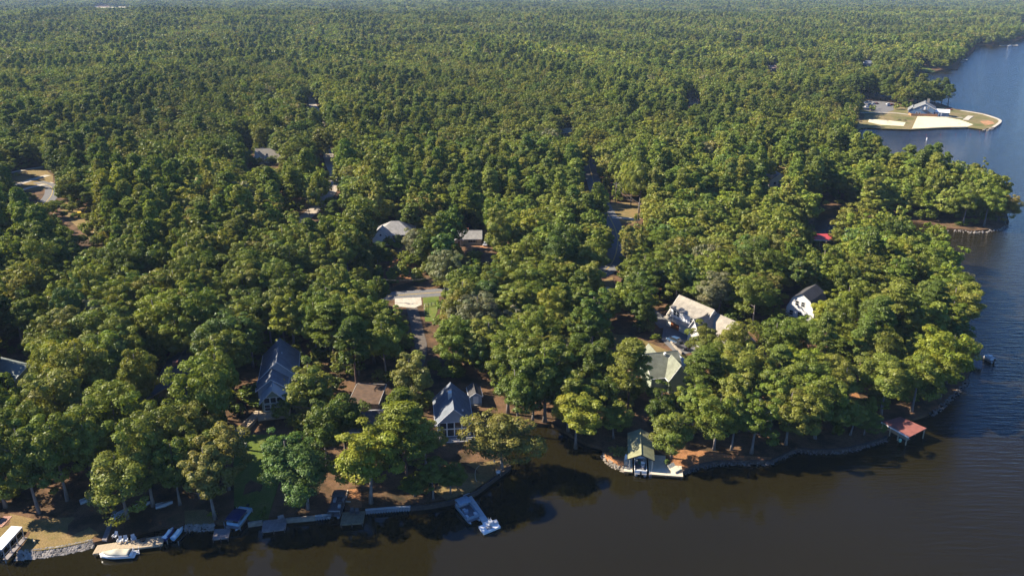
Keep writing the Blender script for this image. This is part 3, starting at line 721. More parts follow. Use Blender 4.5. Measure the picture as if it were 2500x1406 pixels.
# flat roofed garage and dark bungalow
c = gp(899, 985); h = lm('the flat brown-roofed garage', house('flat_roofed_garage', 'garage with flat rusty brown roof dappled by tree shade', 'garage', c, R(-2)))
slab(h, 'wall', -3.4, 3.4, -4.7, 4.7, -1, 2.5, BROWNWALL); slab(h, 'roof', -3.7, 3.7, -5.0, 5.0, 2.52, 2.75, BROWNROOF)
for a in ((-3.76, -3.702, -5.0, 5.0), (3.702, 3.76, -5.0, 5.0), (-3.7, 3.7, 5.002, 5.06)): slab(h, 'fascia', *a, 2.45, 2.8, OFFWHITE)
door(h, 0, 4.71, 0, 4.6, 2.1, OFFWHITE, math.pi)
loc, rz, L = sit((934, 1006), (838, 1010), 4.6)
h = lm('the dark-roofed bungalow', house('bungalow', 'low dark-shingled bungalow in deep shade in front of the brown-roofed garage', 'house', loc, rz+math.pi/2))
gable(h, 0, 0, 7.6, L+.6, 0, 2.5, 4.6, BROWNWALL, DARKROOF, .6, 'x')
for i in range(4): window(h, -3.6+2.2*i, -3.81, 1.4, 1.3, 1.3, 0, 1, 2)
slab(h, 'porch_beam', -L/2-.6, -.5, -5.6, -5.45, 2.0, 2.2, WHITE); posts(h, [(-L/2-.5, -5.5), (-L/2+1.6, -5.5), (-L/2+3.2, -5.5)], -1, 1.98, .16, WHITE, 'porch_post')
slab(h, 'porch_floor', -L/2-.7, -.4, -5.7, -3.85, -.2, .05, WOODG)

# far left green house, long dark roof between the trees
loc, rz, L = sit((62, 890), (-70, 858), 5.4)
h = lm('the sage house at the left edge', house('sage_house', 'sage green house with pale roof cut by the left edge', 'house', loc, rz+math.pi/2))
gable(h, 0, 0, 7.0, L, 0, 3.0, 4.8, GREENWALL, mat('grey_green_roofing', (0.20, 0.225, 0.20), (0.16, 0.185, 0.165), 1.0, 0.8), .5, 'x')
window(h, L/2-3, -3.51, 1.6, 1.2, 1.3, 0, 2, 1); window(h, L/2-6, -3.51, 1.6, 1.2, 1.3, 0, 2, 1)
loc, rz, L = sit((404, 945), (450, 852), 5.6)
h = lm('the narrow dark roof in the trees', house('dark_roofed_house', 'dark-roofed long house almost buried in trees at left', 'house', loc, rz))
gable(h, 0, 0, 8.5, L, 0, 2.8, 5.4, BROWNWALL, DARKROOF, .5, trim=STONE)
for i in range(4): window(h, -4.26, -6+4*i, 1.5, 1.2, 1.2, -math.pi/2, 1, 2)
slab(h, 'chimney', -.9, .3, 1, 2, 4, 6.5, BRICKM)

# green cross-gabled house
loc, rz, L = sit((1651, 858), (1580, 865), 7.6)
h = lm('the cross-gabled green house', house('cross_gabled_house', 'green-roofed house with crossed gables and a screened porch facing the lake', 'house', loc, rz+math.pi/2))
gable(h, 0, -.5, 10.0, L+.6, 0, 3.4, 7.4, GREENWALL, GREENROOF, .5, 'x')
gable(h, .6, -4.0, 4.6, 6.5, 0, 3.5, 6.6, GREENWALL, GREENROOF, .45)
gable(h, -2.2, 4.2, 5.2, 5.5, 0, 3.6, 7.2, GREENWALL, GREENROOF, .4)
gable(h, -6.4, -1.0, 4.8, 5.0, 0, 2.8, 4.6, OFFWHITE, PALEROOF, .4)
slab(h, 'porch_floor', -.6, 5.2, -9.6, -7.3, -.4, -.2, WOODG); slab(h, 'porch_roof', -.9, 5.5, -9.9, -7.28, 2.25, 2.4, GREENROOF)
for i in range(4): slab(h, 'porch_post', -.55+1.85*i, -.4+1.85*i, -9.55, -9.4, -1.5, 2.24, WHITE)
slab(h, 'porch_rail', -.5, 5.1, -9.53, -9.42, .5, .6, WHITE); slab(h, 'porch_beam', -.5, 5.1, -9.53, -9.42, 1.95, 2.1, WHITE)
for i in range(3): window(h, .4+1.85*i, -7.27, 1.0, 1.3, 1.9, 0, 1, 2)
s = MB()
for i in range(7): s.box(4.2, 5.2, -10.0-.3*i, -9.7-.3*i, -.55-.2*i, -.4-.2*i)
s.build('stairs', WHITE, h)
window(h, .6, -7.26, 4.6, 1.0, 1.0, 0, 2, 1)
MB().tube((-.8, .2, 6.9), (-.8, .2, 7.7), .32, .32, 10).build('roof_vent', WHITE, h)
slab(h, 'sunroom', -6.2, -1.4, -8.2, -5.0, -1.2, 2.4, GREENWALL); slab(h, 'sunroom_roof', -6.4, -1.2, -8.4, -4.9, 2.41, 2.55, PALEROOF)
for i in range(3): window(h, -5.3+1.55*i, -8.21, 1.1, 1.2, 1.6, 0)

# garage house
loc, rz, L = sit((1742, 757), (1660, 722), 8.4)
h = lm('the tan-roofed garage house', house('garage_house', 'pale house with tan roof, dormer windows and orange wooden garage doors', 'house', loc, rz))
# local +x is the left/lake side of this block after turning
SD = -1 if math.cos(rz) < 0 else 1
gable(h, 0, 0, 9.6, L, 0, 3.0, 8.4, OFFWHITE, TANROOF, .6)
for sx in (-1,):
    sgn = -1
dm = MB().prism([(-4.6, 3.3), (-1.0, 3.3), (-1.0, 7.3), (-4.6, 6.2)], -L/2+1.2, L/2-1.2); dm.build('dormer', WHITE, h)
dr = MB().prism([(-5.0, 6.16), (-.9, 7.42), (-.9, 7.6), (-5.0, 6.34)], -L/2+.9, L/2-.9); dr.build('dormer_roof', TANROOF, h)
pr = MB().prism([(-5.9, 2.75), (-4.62, 3.25), (-4.62, 3.4), (-5.9, 2.9)], -L/2-.3, L/2+.3); pr.build('pent_roof', TANROOF, h)
for yy in (L/2-3.0, L/2-3.0-1.25, -L/2+2.4, -L/2+2.4+1.25): window(h, -4.61, yy, 5.0, 1.0, 1.5, -math.pi/2, 1, 2)
for yy in (L/2-3.6, -L/2+3.4):
    d = door(h, -4.81, yy, -.1, 3.4, 2.5, ORANGEW, -math.pi/2)
    for q in (-1.2, 0, 1.2): slab(d, 'door_panel', -4.9, -4.855, yy+q-.45, yy+q+.45, .3, 2.1, ORANGEW)
window(h, 0, L/2+.01, 4.4, 1.2, 1.4, math.pi, 1, 2); window(h, -2.5, L/2+.01, 1.5, 1.2, 1.4, math.pi, 1, 2)
gable(h, 1.2, -L/2-4.0, 7.2, 8.0, 0, 3.0, 7.0, OFFWHITE, TANROOF, .5)
gable(h, -3.4, -L/2+.2, 4.2, 7.4, 0, 3.6, 7.0, OFFWHITE, TANROOF, .4, 'x')
slab(h, 'entrance_porch', -8.0, -3.0, -L/2-4.5, -L/2-1.9, -1, 2.6, WHITE); slab(h, 'entrance_roof', -8.3, -2.8, -L/2-4.8, -L/2-1.6, 2.61, 2.8, TANROOF)
# small brown gable, white gambrel, hip house, cottage
loc, rz, L = sit((1826, 822), (1814, 808), 4.6)
h = lm('the small brown gable', house('brown_gable_building', 'small brown-roofed gabled building peeping out right of the garage house', 'outbuilding', loc, rz))
gable(h, 0, 0, 4.8, max(L, 5), 0, 2.6, 4.6, GREENWALL, mat('brown_shingle', (.26, .19, .15), (.22, .16, .125), 2, .9), .3); window(h, 0, -2.52-max(L-5, 0)/2, 1.6, 1, 1.1)
loc, rz, L = sit((1966, 712), (1985, 702), 8.4)
h = lm('the white gambrel house', house('gambrel_house', 'white house with dark gambrel roof half hidden by leaves', 'house', loc, R(-42)))
w, l = 8.6, 10.0
MB().prism([(-w/2, -1), (w/2, -1), (w/2, 3.2), (w*.33, 6.6), (0, 8.4), (-w*.33, 6.6), (-w/2, 3.2)], -l/2, l/2).build('wall', WHITE, h)
rm = MB()
for s in (-1, 1):
    for (xa, za), (xb, zb) in (((w/2+.4, 2.7), (w*.33, 6.66)), ((w*.33, 6.66), (0, 8.5))):
        p4 = [(s*xb, zb+.2), (s*xa, za+.2), (s*xa, za+.04), (s*xb, zb+.04)]
        rm.prism(p4 if s > 0 else p4[::-1], -l/2-.35, l/2+.35)
rf = rm.build('roof', DARKROOF, h)
for x in (-1.2, .6): window(h, x, -l/2-.01, 5.2, 1.0, 1.4, 0, 1, 2)
for x in (-2.6, 0, 2.4): window(h, x, -l/2-.01, 1.7, 1.1, 1.5, 0, 1, 2)
window(h, -w/2-.01, 0, 1.7, 1.2, 1.4, -math.pi/2, 1, 2)
p = gp(2060, 790); h2 = house('white_shed', 'small white shed at the right end of the white gambrel house', 'shed', p, R(-20))
gable(h2, 0, 0, 3.4, 4, 0, 2.6, 3.7, WHITE, WHITEROOF, .2); door(h2, 0, -2.01, 0, 1, 2, GREYWALL)

p = gp(958, 590); h = lm('the hip-roofed grey house', house('hip_roofed_house', 'grey hip-roofed house with front gable wing and tall grid windows', 'house', p+Vector((0, 5, 0)), R(2)))
hip(h, 0.8, 0, 14.0, 11.0, 0, 3.1, 7.0, GREYWALL, GREYROOF, .5, 1.5)
gable(h, -4.0, -6.6, 6.4, 6.4, 0, 3.3, 6.0, WHITE, GREYROOF, .45)
window(h, 3.5, -5.51, 1.7, 1.9, 1.9, 0, 2, 3); window(h, .6, -5.51, 1.7, 1.2, 1.6, 0, 1, 2); window(h, 6.4, -5.51, 1.7, 1.2, 1.6, 0, 1, 2)
window(h, -4.0, -9.81, 4.2, .7, .7, 0); door(h, -.8, -5.51, 0, 1.0, 2.1, BROWNWALL)
p = gp(1143, 598); h = lm('the tan cottage', house('tan_cottage', 'tan cottage with low grey roof facing a clay yard', 'house', p+Vector((0, 3.5, 0)), R(1)))
gable(h, 0, 0, 7.0, 10.0, 0, 2.6, 4.6, TANWALL, GREYROOF, .5, 'x')
window(h, 1.6, -3.51, 1.5, 2.4, 1.2, 0, 4, 1); MB().box(.05, .35, -3.56, -3.5, .85, 2.15).build('shutter', DARKROOF, h); MB().box(2.9, 3.2, -3.56, -3.5, .85, 2.15).build('shutter', DARKROOF, h)
gable(h, -3.6, -3.4, 3.2, 2.2, 0, 2.2, 3.0, TANWALL, GREYROOF, .2); slab(h, 'chimney', -1, 0, 1.5, 2.3, 3, 5.1, BRICKM); door(h, -3.6, -4.52, 0, .95, 2, BROWNWALL)
p = gp(643, 400); h = lm('the tan house by the straight road', house('tan_roofed_house', 'pale house with tan gabled roofs beside the straight road', 'house', p+Vector((0, 6, 0)), R(8)))
gable(h, 1.5, 0, 10.0, 13.0, 0, 3.0, 7.2, OFFWHITE, TANROOF, .5, 'x'); gable(h, -3.2, -4.2, 5.6, 7.4, 0, 3.2, 6.2, OFFWHITE, TANROOF, .4); gable(h, -3, 7, 6, 6, 0, 3, 6.4, OFFWHITE, TANROOF, .4)
window(h, -3.2, -7.91, 1.6, 1.6, 1.4, 0, 2, 2); door(h, 3.6, -5.01, 0, 2.6, 2.2, GLASS); window(h, 1.5, -5.01, 4.8, 1.1, 1.2, 0, 2, 1)
# clubhouse on the point
loc, rz, L = sit((2277.5, 257), (2292, 246.5), 10.0)
p = gp(2268, 283); h = lm('the blue clubhouse', house('clubhouse', 'blue two-storey clubhouse with grey gable roof beside the sandy beach', 'clubhouse', p+Vector((0, 9, 0)), R(-26)))
gable(h, 0, 0, 14.0, 19, 0, 5.4, 9.0, BLUEWALL, CLUBROOF, .9)
gable(h, -8.2, 1.5, 5.4, 14, 0, 3.4, 5.6, BLUEWALL, CLUBROOF, .6)
for x in (-2.6, 2.4): window(h, x, -9.51, 6.0, 1.3, 1.5, 0, 2, 2, WHITE, .09)
door(h, 0, -9.51, 4.5, 1.1, 2.2, WHITE); slab(h, 'balcony', -1.8, 1.8, -11.4, -9.56, 4.2, 4.4, TIMBER)
for x in (-5, -3, 3.2, 5): window(h, x, -9.51, 1.8, 1.2, 1.5, 0, 1, 2, WHITE, .08)
st = MB()
for i in range(12): st.box(1.9+.42*i, 2.4+.42*i, -11.3, -10.1, 4.05-.34*i, 4.2-.34*i)
st.build('outside_stairs', TIMBER, h)
gable(h, 12.0, -3.0, 8.0, 11.0, 0, 3.2, 4.6, BLUEWALL, WHITEROOF, .8, 'x')
for x in (8.6, 10.4, 12.2): door(h, x, -7.01, 0, .9, 2.1, WHITE)
slab(h, 'chimney', 1.2, 3.0, 7.0, 8.6, 7.0, 10.8, STONE)
f = lm('the beach deck fence', thing('deck_fence', 'orange-brown board fence round the clubhouse deck', 'fence', gp(2256, 285), R(-9)))
for i in range(24): slab(f, 'board', -9.6+.8*i, -8.86+.8*i, -.04+.01*(i % 2), .04+.01*(i % 2), -.3, 1.9, CEDAR)
slab(f, 'top_rail', -9.7, 9.7, -.08, .08, 1.92, 2.02, CEDAR)
for s in (-1, 1): slab(f, 'side_panel', s*9.66-.05, s*9.66+.05, .1, 6, -.3, 1.9, CEDAR)

# half hidden roofs farther off
def far_house(name, label, u, v, w, l, ze, zr, wm, rm, rz, axis='y', lmk=None):
    h = house(name, label, 'house', gp(u, v), R(rz))
    gable(h, 0, 0, w, l, 0, ze, zr, wm, rm, .5, axis)
    front = (l if axis == 'y' else w)/2
    for q in (-.25, .25): window(h, q*(w if axis == 'y' else l), -front-.01, 1.7, 1.3, 1.4, 0, 1, 2)
    door(h, 0, -front-.01, 0, 1.0, 2.1, BROWNWALL)
    if lmk: lm(lmk, h)
    return h
far_house('cove_house', 'grey house with white porch above the hidden cove', 1890, 450, 10, 10, 3.2, 6.5, OFFWHITE, GREYROOF, 10, 'y', 'the white-porched cove house')
far_house('cove_house', 'pale house with a car outside between dark pines at the cove', 1892, 387, 9, 8, 2.8, 5.0, WHITE, SLATE, 5, 'x')
far_house('green_roofed_house', 'low green roof showing above the middle canopy', 1386, 330, 9, 7, 2.6, 4.4, GREENWALL, GREENROOF, 0, 'x', 'the low green roof in mid canopy')
far_house('brown_roofed_house', 'brown-roofed house in the woods behind the beach point', 1886, 172, 10, 9, 2.8, 5.5, STONE, mat('brown_tiles', (.28, .19, .15), None, 2, .9), 12, 'x', 'the brown roof in the far woods')
far_house('blue_roofed_house', 'blue-grey roof among pines beyond the parking lot', 2118, 160, 12, 9, 2.8, 5.5, GREYWALL, SLATE, 0, 'x')
far_house('white_house', 'white house gleaming far back in the woods', 1802, 101, 12, 12, 4.5, 8, WHITE, WHITEROOF, 20, 'y')
far_house('white_house', 'tall white house above the distant right shore', 2407, 103, 8, 9, 6, 9.5, WHITE, WHITEROOF, 10, 'y')
far_house('shaded_house', 'small roof beside the road clearing right of centre', 1692, 253, 8, 7, 2.6, 4.2, WHITE, BROWNROOF, 0, 'x')

# ------------------------------------------------------------------ shore works
def along(px, z=0.0): return [Vector((*at(u, v, z), z)) for u, v in px]
def wall_line(name, label, cat, px, z0, z1, th, m, cap=None, group=None):
    L = along(px, 0.75); o = thing(name, label, cat, (L[0].x, L[0].y, 0), 0, group)
    off = Vector((L[0].x, L[0].y, 0)); w = MB(); c = MB()
    for a, b in zip(L[:-1], L[1:]):
        d = b-a; mid = (a+b)/2-off; ang = math.atan2(d.y, d.x)
        w.cbox((mid.x, mid.y, (z0+z1)/2), (d.length+.1, th, z1-z0), ang)
        if cap: c.cbox((mid.x, mid.y, z1+.06), (d.length+.12, th+.22, .11), ang)
    w.build('wall', m, o)
    if cap: c.build('cap', cap, o)
    return o
wall_line('timber_seawall', 'dark timber seawall curving round the point with the floating dock', 'seawall', [(1004,1239),(1050,1234),(1090,1227),(1132,1216),(1165,1200),(1195,1177),(1222,1157),(1246,1138)], -1.5, .95, .22, TIMBER, TIMBER)
wall_line('concrete_seawall', 'short grey concrete seawall between blue boat lift and square dock', 'seawall', [(606,1278),(640,1273)], -1.5, .9, .3, STONE, STONE)
wall_line('concrete_seawall', 'grey concrete seawall right of the square dock with two chairs', 'seawall', [(699,1268),(768,1262)], -1.5, .9, .3, STONE, STONE)
wall_line('timber_edging', 'curved timber edging around the orange straw bank', 'edging', [(1476,1106),(1480,1116),(1500,1128),(1530,1140)], -.4, 1.0, .18, CEDAR)
wall_line('stone_seawall', 'dark seawall following the shaded shore toward the red boathouse', 'seawall', [(1944,1096),(2000,1100),(2060,1097),(2110,1086),(2165,1068)], -1.5, .95, .3, TIMBER, TIMBER)
wall_line('stone_seawall', 'dark seawall right of the green boathouse below the straw bank', 'seawall', [(1657,1154),(1700,1136),(1750,1127),(1800,1126),(1880,1126),(1914,1110),(1942,1097)], -1.5, .9, .25, TIMBER, TIMBER)
def sheet_pile(px, label):
    L = along(px, .75); off = Vector((L[0].x, L[0].y, 0)); o = thing('sheet_pile_seawall', label, 'seawall', off, 0, 'grey ribbed seawalls')
    m = MB(); c = MB()
    for a, b in zip(L[:-1], L[1:]):
        d = b-a; n = max(2, int(d.length/.48)); t = d.normalized(); nn = Vector((t.y, -t.x, 0)); pts = []
        for i in range(n):
            for q, s in ((0, 0), (.15, .26), (.5, .26), (.65, 0)): pts.append(a+t*(d.length*(i+q)/n)+nn*s)
        pts.append(b)
        vs = []
        for p in pts: vs += [(p.x-off.x, p.y-off.y, -1.4), (p.x-off.x, p.y-off.y, .86)]
        m.add(vs, [(2*i, 2*i+2, 2*i+3, 2*i+1) for i in range(len(pts)-1)])
        mid = (a+b)/2-off; c.cbox((mid.x-nn.x*.02, mid.y-nn.y*.02, .95), (d.length, .5, .12), math.atan2(d.y, d.x))
    q = m.build('sheet_piles', PILE, o); q['kind'] = 'stuff'; c.build('cap', PALEROOF, o)
sheet_pile([(769,1261),(808,1257)], 'short ribbed grey seawall left of the charcoal-canopied pontoon boat')
sheet_pile([(892,1246),(950,1241),(1002,1238)], 'long ribbed grey seawall right of the olive-brown dock')

def riprap(label, px, n, width, size, seed, mt=ROCK):
    g = random.Random(seed); L = along(px, .4); m = MB()
    bm = bmesh.new(); bmesh.ops.create_icosphere(bm, subdivisions=1, radius=1.0)
    bv = [v.co.copy() for v in bm.verts]; bf = [tuple(v.index for v in f.verts) for f in bm.faces]; bm.free()
    seg = [(a, b, (b-a).length) for a, b in zip(L[:-1], L[1:])]; tot = sum(s[2] for s in seg)
    for _ in range(n):
        q = g.uniform(0, tot)
        for a, b, l in seg:
            if q <= l: break
            q -= l
        p = a.lerp(b, q/l); t = (b-a).normalized(); nn = Vector((t.y, -t.x, 0)); s = g.uniform(-.45, .55)
        p = p+nn*(s*width); z = .75-.75*(s+.45)-.05
        sc = Vector((size*g.uniform(.6, 1.35), size*g.uniform(.6, 1.2), size*g.uniform(.45, .9))); mx = Matrix.Rotation(g.uniform(0, 6.28), 3, 'Z') @ Matrix.Rotation(g.uniform(-.6, .6), 3, 'X')
        m.add([p+Vector((0, 0, z-p.z))+mx @ Vector((v.x*sc.x*g.uniform(.8, 1.2), v.y*sc.y*g.uniform(.8, 1.2), v.z*sc.z)) for v in bv], bf)
    o = m.build('riprap', mt); tag(o, label, kind='stuff'); return o
riprap('pale broken rock bank at the lower left corner', [(40,1354),(95,1350),(150,1342),(228,1326)], 620, 1.9, .25, 1)
riprap('loose rocks on the bank right of the two jet skis', [(452,1287),(490,1287),(524,1284)], 200, 1.3, .24, 2)
riprap('white rocks along the water below the orange straw bank', [(1471,1108),(1480,1122),(1500,1136),(1530,1148)], 110, .9, .26, 3, STONE)
riprap('rocks along the foot of the seawall right of the green boathouse', [(1657,1158),(1700,1142),(1750,1132),(1800,1131),(1880,1131),(1915,1115),(1942,1101)], 170, .6, .2, 4, SHADEROCK)
riprap('rocks toned dark for shade along the shore before the red boathouse', [(1950,1102),(2000,1105),(2060,1102),(2110,1091),(2165,1073)], 170, .6, .2, 5, SHADEROCK)
riprap('rocks along the shaded shore right of the red boathouse', [(2268,1014),(2292,998),(2340,955),(2362,928)], 170, 1.0, .28, 6, SHADEROCK)
riprap('rocks around the tip of the grassy beach point', [(2402,319),(2425,314),(2442,301),(2436,290)], 80, 2.0, .7, 7)
riprap('pale rocks below the wooded island point', [(2312,561),(2380,568),(2445,560),(2464,547)], 120, 1.0, .3, 8, ROCK)

def dock(name, label, px, z=.85, m=WOOD, bw=.2, posts_=True, group=None, cross=True, th=.06):
    """deck on four photo corners: near-left, near-right, far-right, far-left"""
    P = [Vector((*at(u, v, z), 0)) for u, v in px]; o = thing(name, label, 'dock', (P[0].x, P[0].y, 0), 0, group)
    off = P[0]; Q = [p-off for p in P]; n = max(3, int((Q[1]-Q[0]).length/bw)); b = MB(); g = random.Random(len(label))
    for i in range(n):
        a0, a1 = i/n+.06/n, (i+1)/n-.06/n; dz = g.uniform(-.012, .012)
        c = [Q[0].lerp(Q[1], a0), Q[0].lerp(Q[1], a1), Q[3].lerp(Q[2], a1), Q[3].lerp(Q[2], a0)]
        b.add([(p.x, p.y, z-th+dz) for p in c]+[(p.x, p.y, z+dz) for p in c], [(3,2,1,0),(4,5,6,7),(0,1,5,4),(1,2,6,5),(2,3,7,6),(3,0,4,7)])
    d = b.build('decking', m, o); d['kind'] = 'stuff'
    f = MB()
    for i in range(4):
        a, c = Q[i], Q[(i+1) % 4]; e = c-a
        f.cbox(((a.x+c.x)/2, (a.y+c.y)/2, z-.2), (e.length, .1, .24), math.atan2(e.y, e.x))
    f.build('frame', m, o)
    if posts_:
        for t in (0.03, .5, .97):
            for A_, B_ in ((Q[0], Q[1]), (Q[3], Q[2])):
                p = A_.lerp(B_, t); MB().tube((p.x, p.y, -1.5), (p.x, p.y, z-.08), .11).build('pile', TIMBER, o)
    return o
D1 = dock('wooden_dock', 'long sunlit wooden dock with four lawn chairs', [(226,1351),(396,1329),(400,1306),(238,1330)], m=WOOD)
lm('the long dock with lawn chairs', D1)
dock('wooden_dock', 'small plain dock left of the blue-canopied boat', [(519,1315),(557,1311),(562,1288),(524,1291)], m=WOODG)
dock('wooden_dock', 'square grey-brown dock with two chairs in shade', [(639,1297),(696,1290),(700,1264),(643,1270)], m=WOODG)
dock('wooden_dock', 'olive-brown dock dappled with light right of the charcoal-canopied pontoon boat', [(831,1279),(886,1275),(891,1246),(836,1250)], m=WOODO)
dock('walkway', 'narrow grey plank walkway climbing from the long dock', [(249,1316),(260,1318),(284,1246),(276,1245)], z=1.1, m=WOODG, bw=.2, posts_=False)
# floating dock with white platform
o = lm('the white floating platform', thing('floating_dock', 'grey floating gangway ending in a bright white platform', 'dock', (*at(1160, 1250), 0)))
def flat(o, name, px, z, th, m):
    P = [Vector((*at(u, v, z), z))-Vector((o.location.x, o.location.y, 0)) for u, v in px]
    return MB().add([(p.x, p.y, z-th) for p in P]+[(p.x, p.y, z) for p in P], [(3,2,1,0),(4,5,6,7),(0,1,5,4),(1,2,6,5),(2,3,7,6),(3,0,4,7)]).build(name, m, o)
GA, GB, GC, GD = (1130,1207), (1146,1202), (1192,1268), (1178,1274)
for i in range(5):
    a, b = i/5+.006, (i+1)/5-.006; lp = lambda p, q, t: (p[0]+(q[0]-p[0])*t, p[1]+(q[1]-p[1])*t)
    flat(o, 'gangway_section', [lp(GA, GD, b), lp(GB, GC, b), lp(GB, GC, a), lp(GA, GD, a)], .62+.005*(i % 2), .3, PALEROOF)
flat(o, 'link_plate', [(1137,1232),(1150,1238),(1160,1229),(1146,1222)], .55, .12, PALEROOF)
flat(o, 'platform', [(1181,1301),(1222,1284),(1209,1268),(1168,1284)], .6, .45, WHITE)
flat(o, 'platform_top', [(1178,1275),(1192,1269),(1197,1275),(1182,1282)], .64, .3, WHITE)
Q = Vector((*at(1195, 1274, .6), .6))-Vector((o.location.x, o.location.y, 0))
lad = MB()
for dx in (-.25, .25): lad.path([Q+Vector((dx, 0, 0)), Q+Vector((dx, 0, 1.1)), Q+Vector((dx, -.5, 1.1)), Q+Vector((dx, -.5, .9))], .04)
for k in range(3): lad.tube(Q+Vector((-.25, 0, .3*k+.15)), Q+Vector((.25, 0, .3*k+.15)), .03)
lad.build('boarding_ladder', ALU, o)
p = at(1204, 1277, .6); mt = MB().box(-.9, .9, -.5, .5, .0, .35).box(-.9, -.2, -.5, .5, .35, .75); t = turn(mt, R(25), (p[0], p[1], .61)).build('folded_lounge_chair', PLASTG); tag(t, 'folded grey lounge chair on the white floating platform', 'chair')
p = at(1194, 1287, .6); mt = MB()
for k in range(3): mt.box(-.6, .6, -.45+.32*k, -.3+.32*k, 0, .03)
t = turn(mt, R(25), (p[0], p[1], .605)).build('door_mat', BLACK); tag(t, 'dark slatted mat lying on the white floating platform', 'mat')
# ------------------------------------------------------------------ boathouses
def roofed(name, label, cat, px, z, ridge_z, eave_z, roofm, wallm=None, ax=0, over=.3):
    pass
o = lm('the green boathouse', thing('boathouse', 'boathouse with olive gable roof sheltering a pontoon boat', 'boathouse', (*at(1562, 1122), 0), R(-7.5)))
# local frame: y runs inland
Wd, Ln = 5.0, 10.6
mb = MB(); zr, ez = 4.6, 3.3
for s in (-1, 1):
    pr = [(0, zr+.14), (s*(Wd/2+.35), ez+.14), (s*(Wd/2+.35), ez), (0, zr)]
    mb.prism(pr if s > 0 else pr[::-1], -Ln/2, Ln/2)
mb.prism([(-.13, zr+.15), (.13, zr+.15), (0, zr+.24)], -Ln/2, Ln/2)
rf = mb.build('roof', OLIVEROOF, o)
mb = MB()
for s in (-1, 1):
    pr = [(0, zr+.12), (s*(Wd/2+.37), ez+.12), (s*(Wd/2+.37), ez-.1), (0, zr-.12)]
    mb.prism(pr if s > 0 else pr[::-1], -Ln/2-.07, -Ln/2-.005)
mb.build('fascia', TIMBER, rf)
posts(o, [(s*(Wd/2-.1), y) for s in (-1, 1) for y in (-Ln/2+.3, -1.5, 2.0, Ln/2-.3)], -1.5, 3.35, .18, WOODP)
def deckpart(o, x0, x1, y0, y1, z, m, across='x', bw=.2):
    b = MB(); n = int((x1-x0 if across == 'x' else y1-y0)/bw)
    for i in range(n):
        if across == 'x': b.box(x0+i*bw, x0+i*bw+bw-.02, y0, y1, z-.06, z+.004*(i % 3))
        else: b.box(x0, x1, y0+i*bw, y0+i*bw+bw-.02, z-.06, z+.004*(i % 3))
    d = b.build('decking', m, o); d['kind'] = 'stuff'
    MB().box(x0, x1, y0+.02, y0+.1, z-.4, z-.07).build('frame', CEDAR, o); return d
deckpart(o, -3.5, -1.65, -Ln/2-.9, 1.5, .85, WOODP)
deckpart(o, 1.75, 5.6, -Ln/2-1.2, 1.2, .85, WOODP, 'y')
deckpart(o, 5.62, 8.9, -Ln/2-1.2, -2.4, .85, WOODP, 'y')
posts(o, [(x, y) for x in (-3.3, 2.0, 5.4, 8.6) for y in (-Ln/2-1.0, -2.6)], -1.5, .78, .2, TIMBER, 'pile')
MB().box(-3.3, -2.9, -1.6, -1.2, .86, 2.0).build('locker', WHITE, o)
lad = MB()
for dx in (0, .4): lad.tube((1.85+dx, -Ln/2-1.3, -.6), (1.85+dx, -Ln/2-1.3, 1.6), .035)
for k in range(5): lad.tube((1.85, -Ln/2-1.3, -.3+.3*k), (2.25, -Ln/2-1.3, -.3+.3*k), .025)
lad.build('ladder', ALU, o)
gx = Matrix.Rotation(R(-7.5), 3, 'Z')
def onb(x, y, z): return o.location+gx @ Vector((x, y, z))
BH = o
l = thing('double_lounger', 'tan double lounger on the boathouse dock corner', 'lounger', onb(7.2, -4.2, .86), R(38))
slab(l, 'frame', -1.0, 1.0, -1.2, 1.2, .12, .26, WOODP); slab(l, 'cushion', -.95, -.05, -1.1, .5, .27, .42, COVERTAN); slab(l, 'cushion', .05, .95, -1.1, .5, .27, .42, COVERTAN)
for s in (-.5, .5): turn(MB().cbox((s, .85, .6), (.9, .9, .14), 0, R(35)), 0).build('backrest', COVERTAN, l)
posts(l, [(-.9, -1.1), (.9, -1.1), (-.9, 1.1), (.9, 1.1)], 0, .12, .1, WOODP, 'leg')
def bush(name, label, loc, r, hh, colr, cat='shrub', seed=1, pot=None):
    t = thing(name, label, cat, loc); g = np.random.default_rng(seed)
    me = broad_crown('foliage', seed, 260, .34*max(r, .6), hh, r, .15, 12)
    c = bpy.data.objects.new('foliage', me); COL.objects.link(c); c.parent = t; c['tint'] = list(PAL[colr])
    if pot: MB().tube((0, 0, 0), (0, 0, .5), .28, .36, 10).build('pot', pot, t)
    else: MB().tube((0, 0, -.2), (0, 0, hh*.6), .06, .03, 6).build('stem', BARK, t)
    return t
bush('potted_plant', 'leafy green plant in a pot beside the tan double lounger', onb(5.7, -2.4, .86), .8, 1.5, 'blue-green', 'plant', 5, CEDAR)
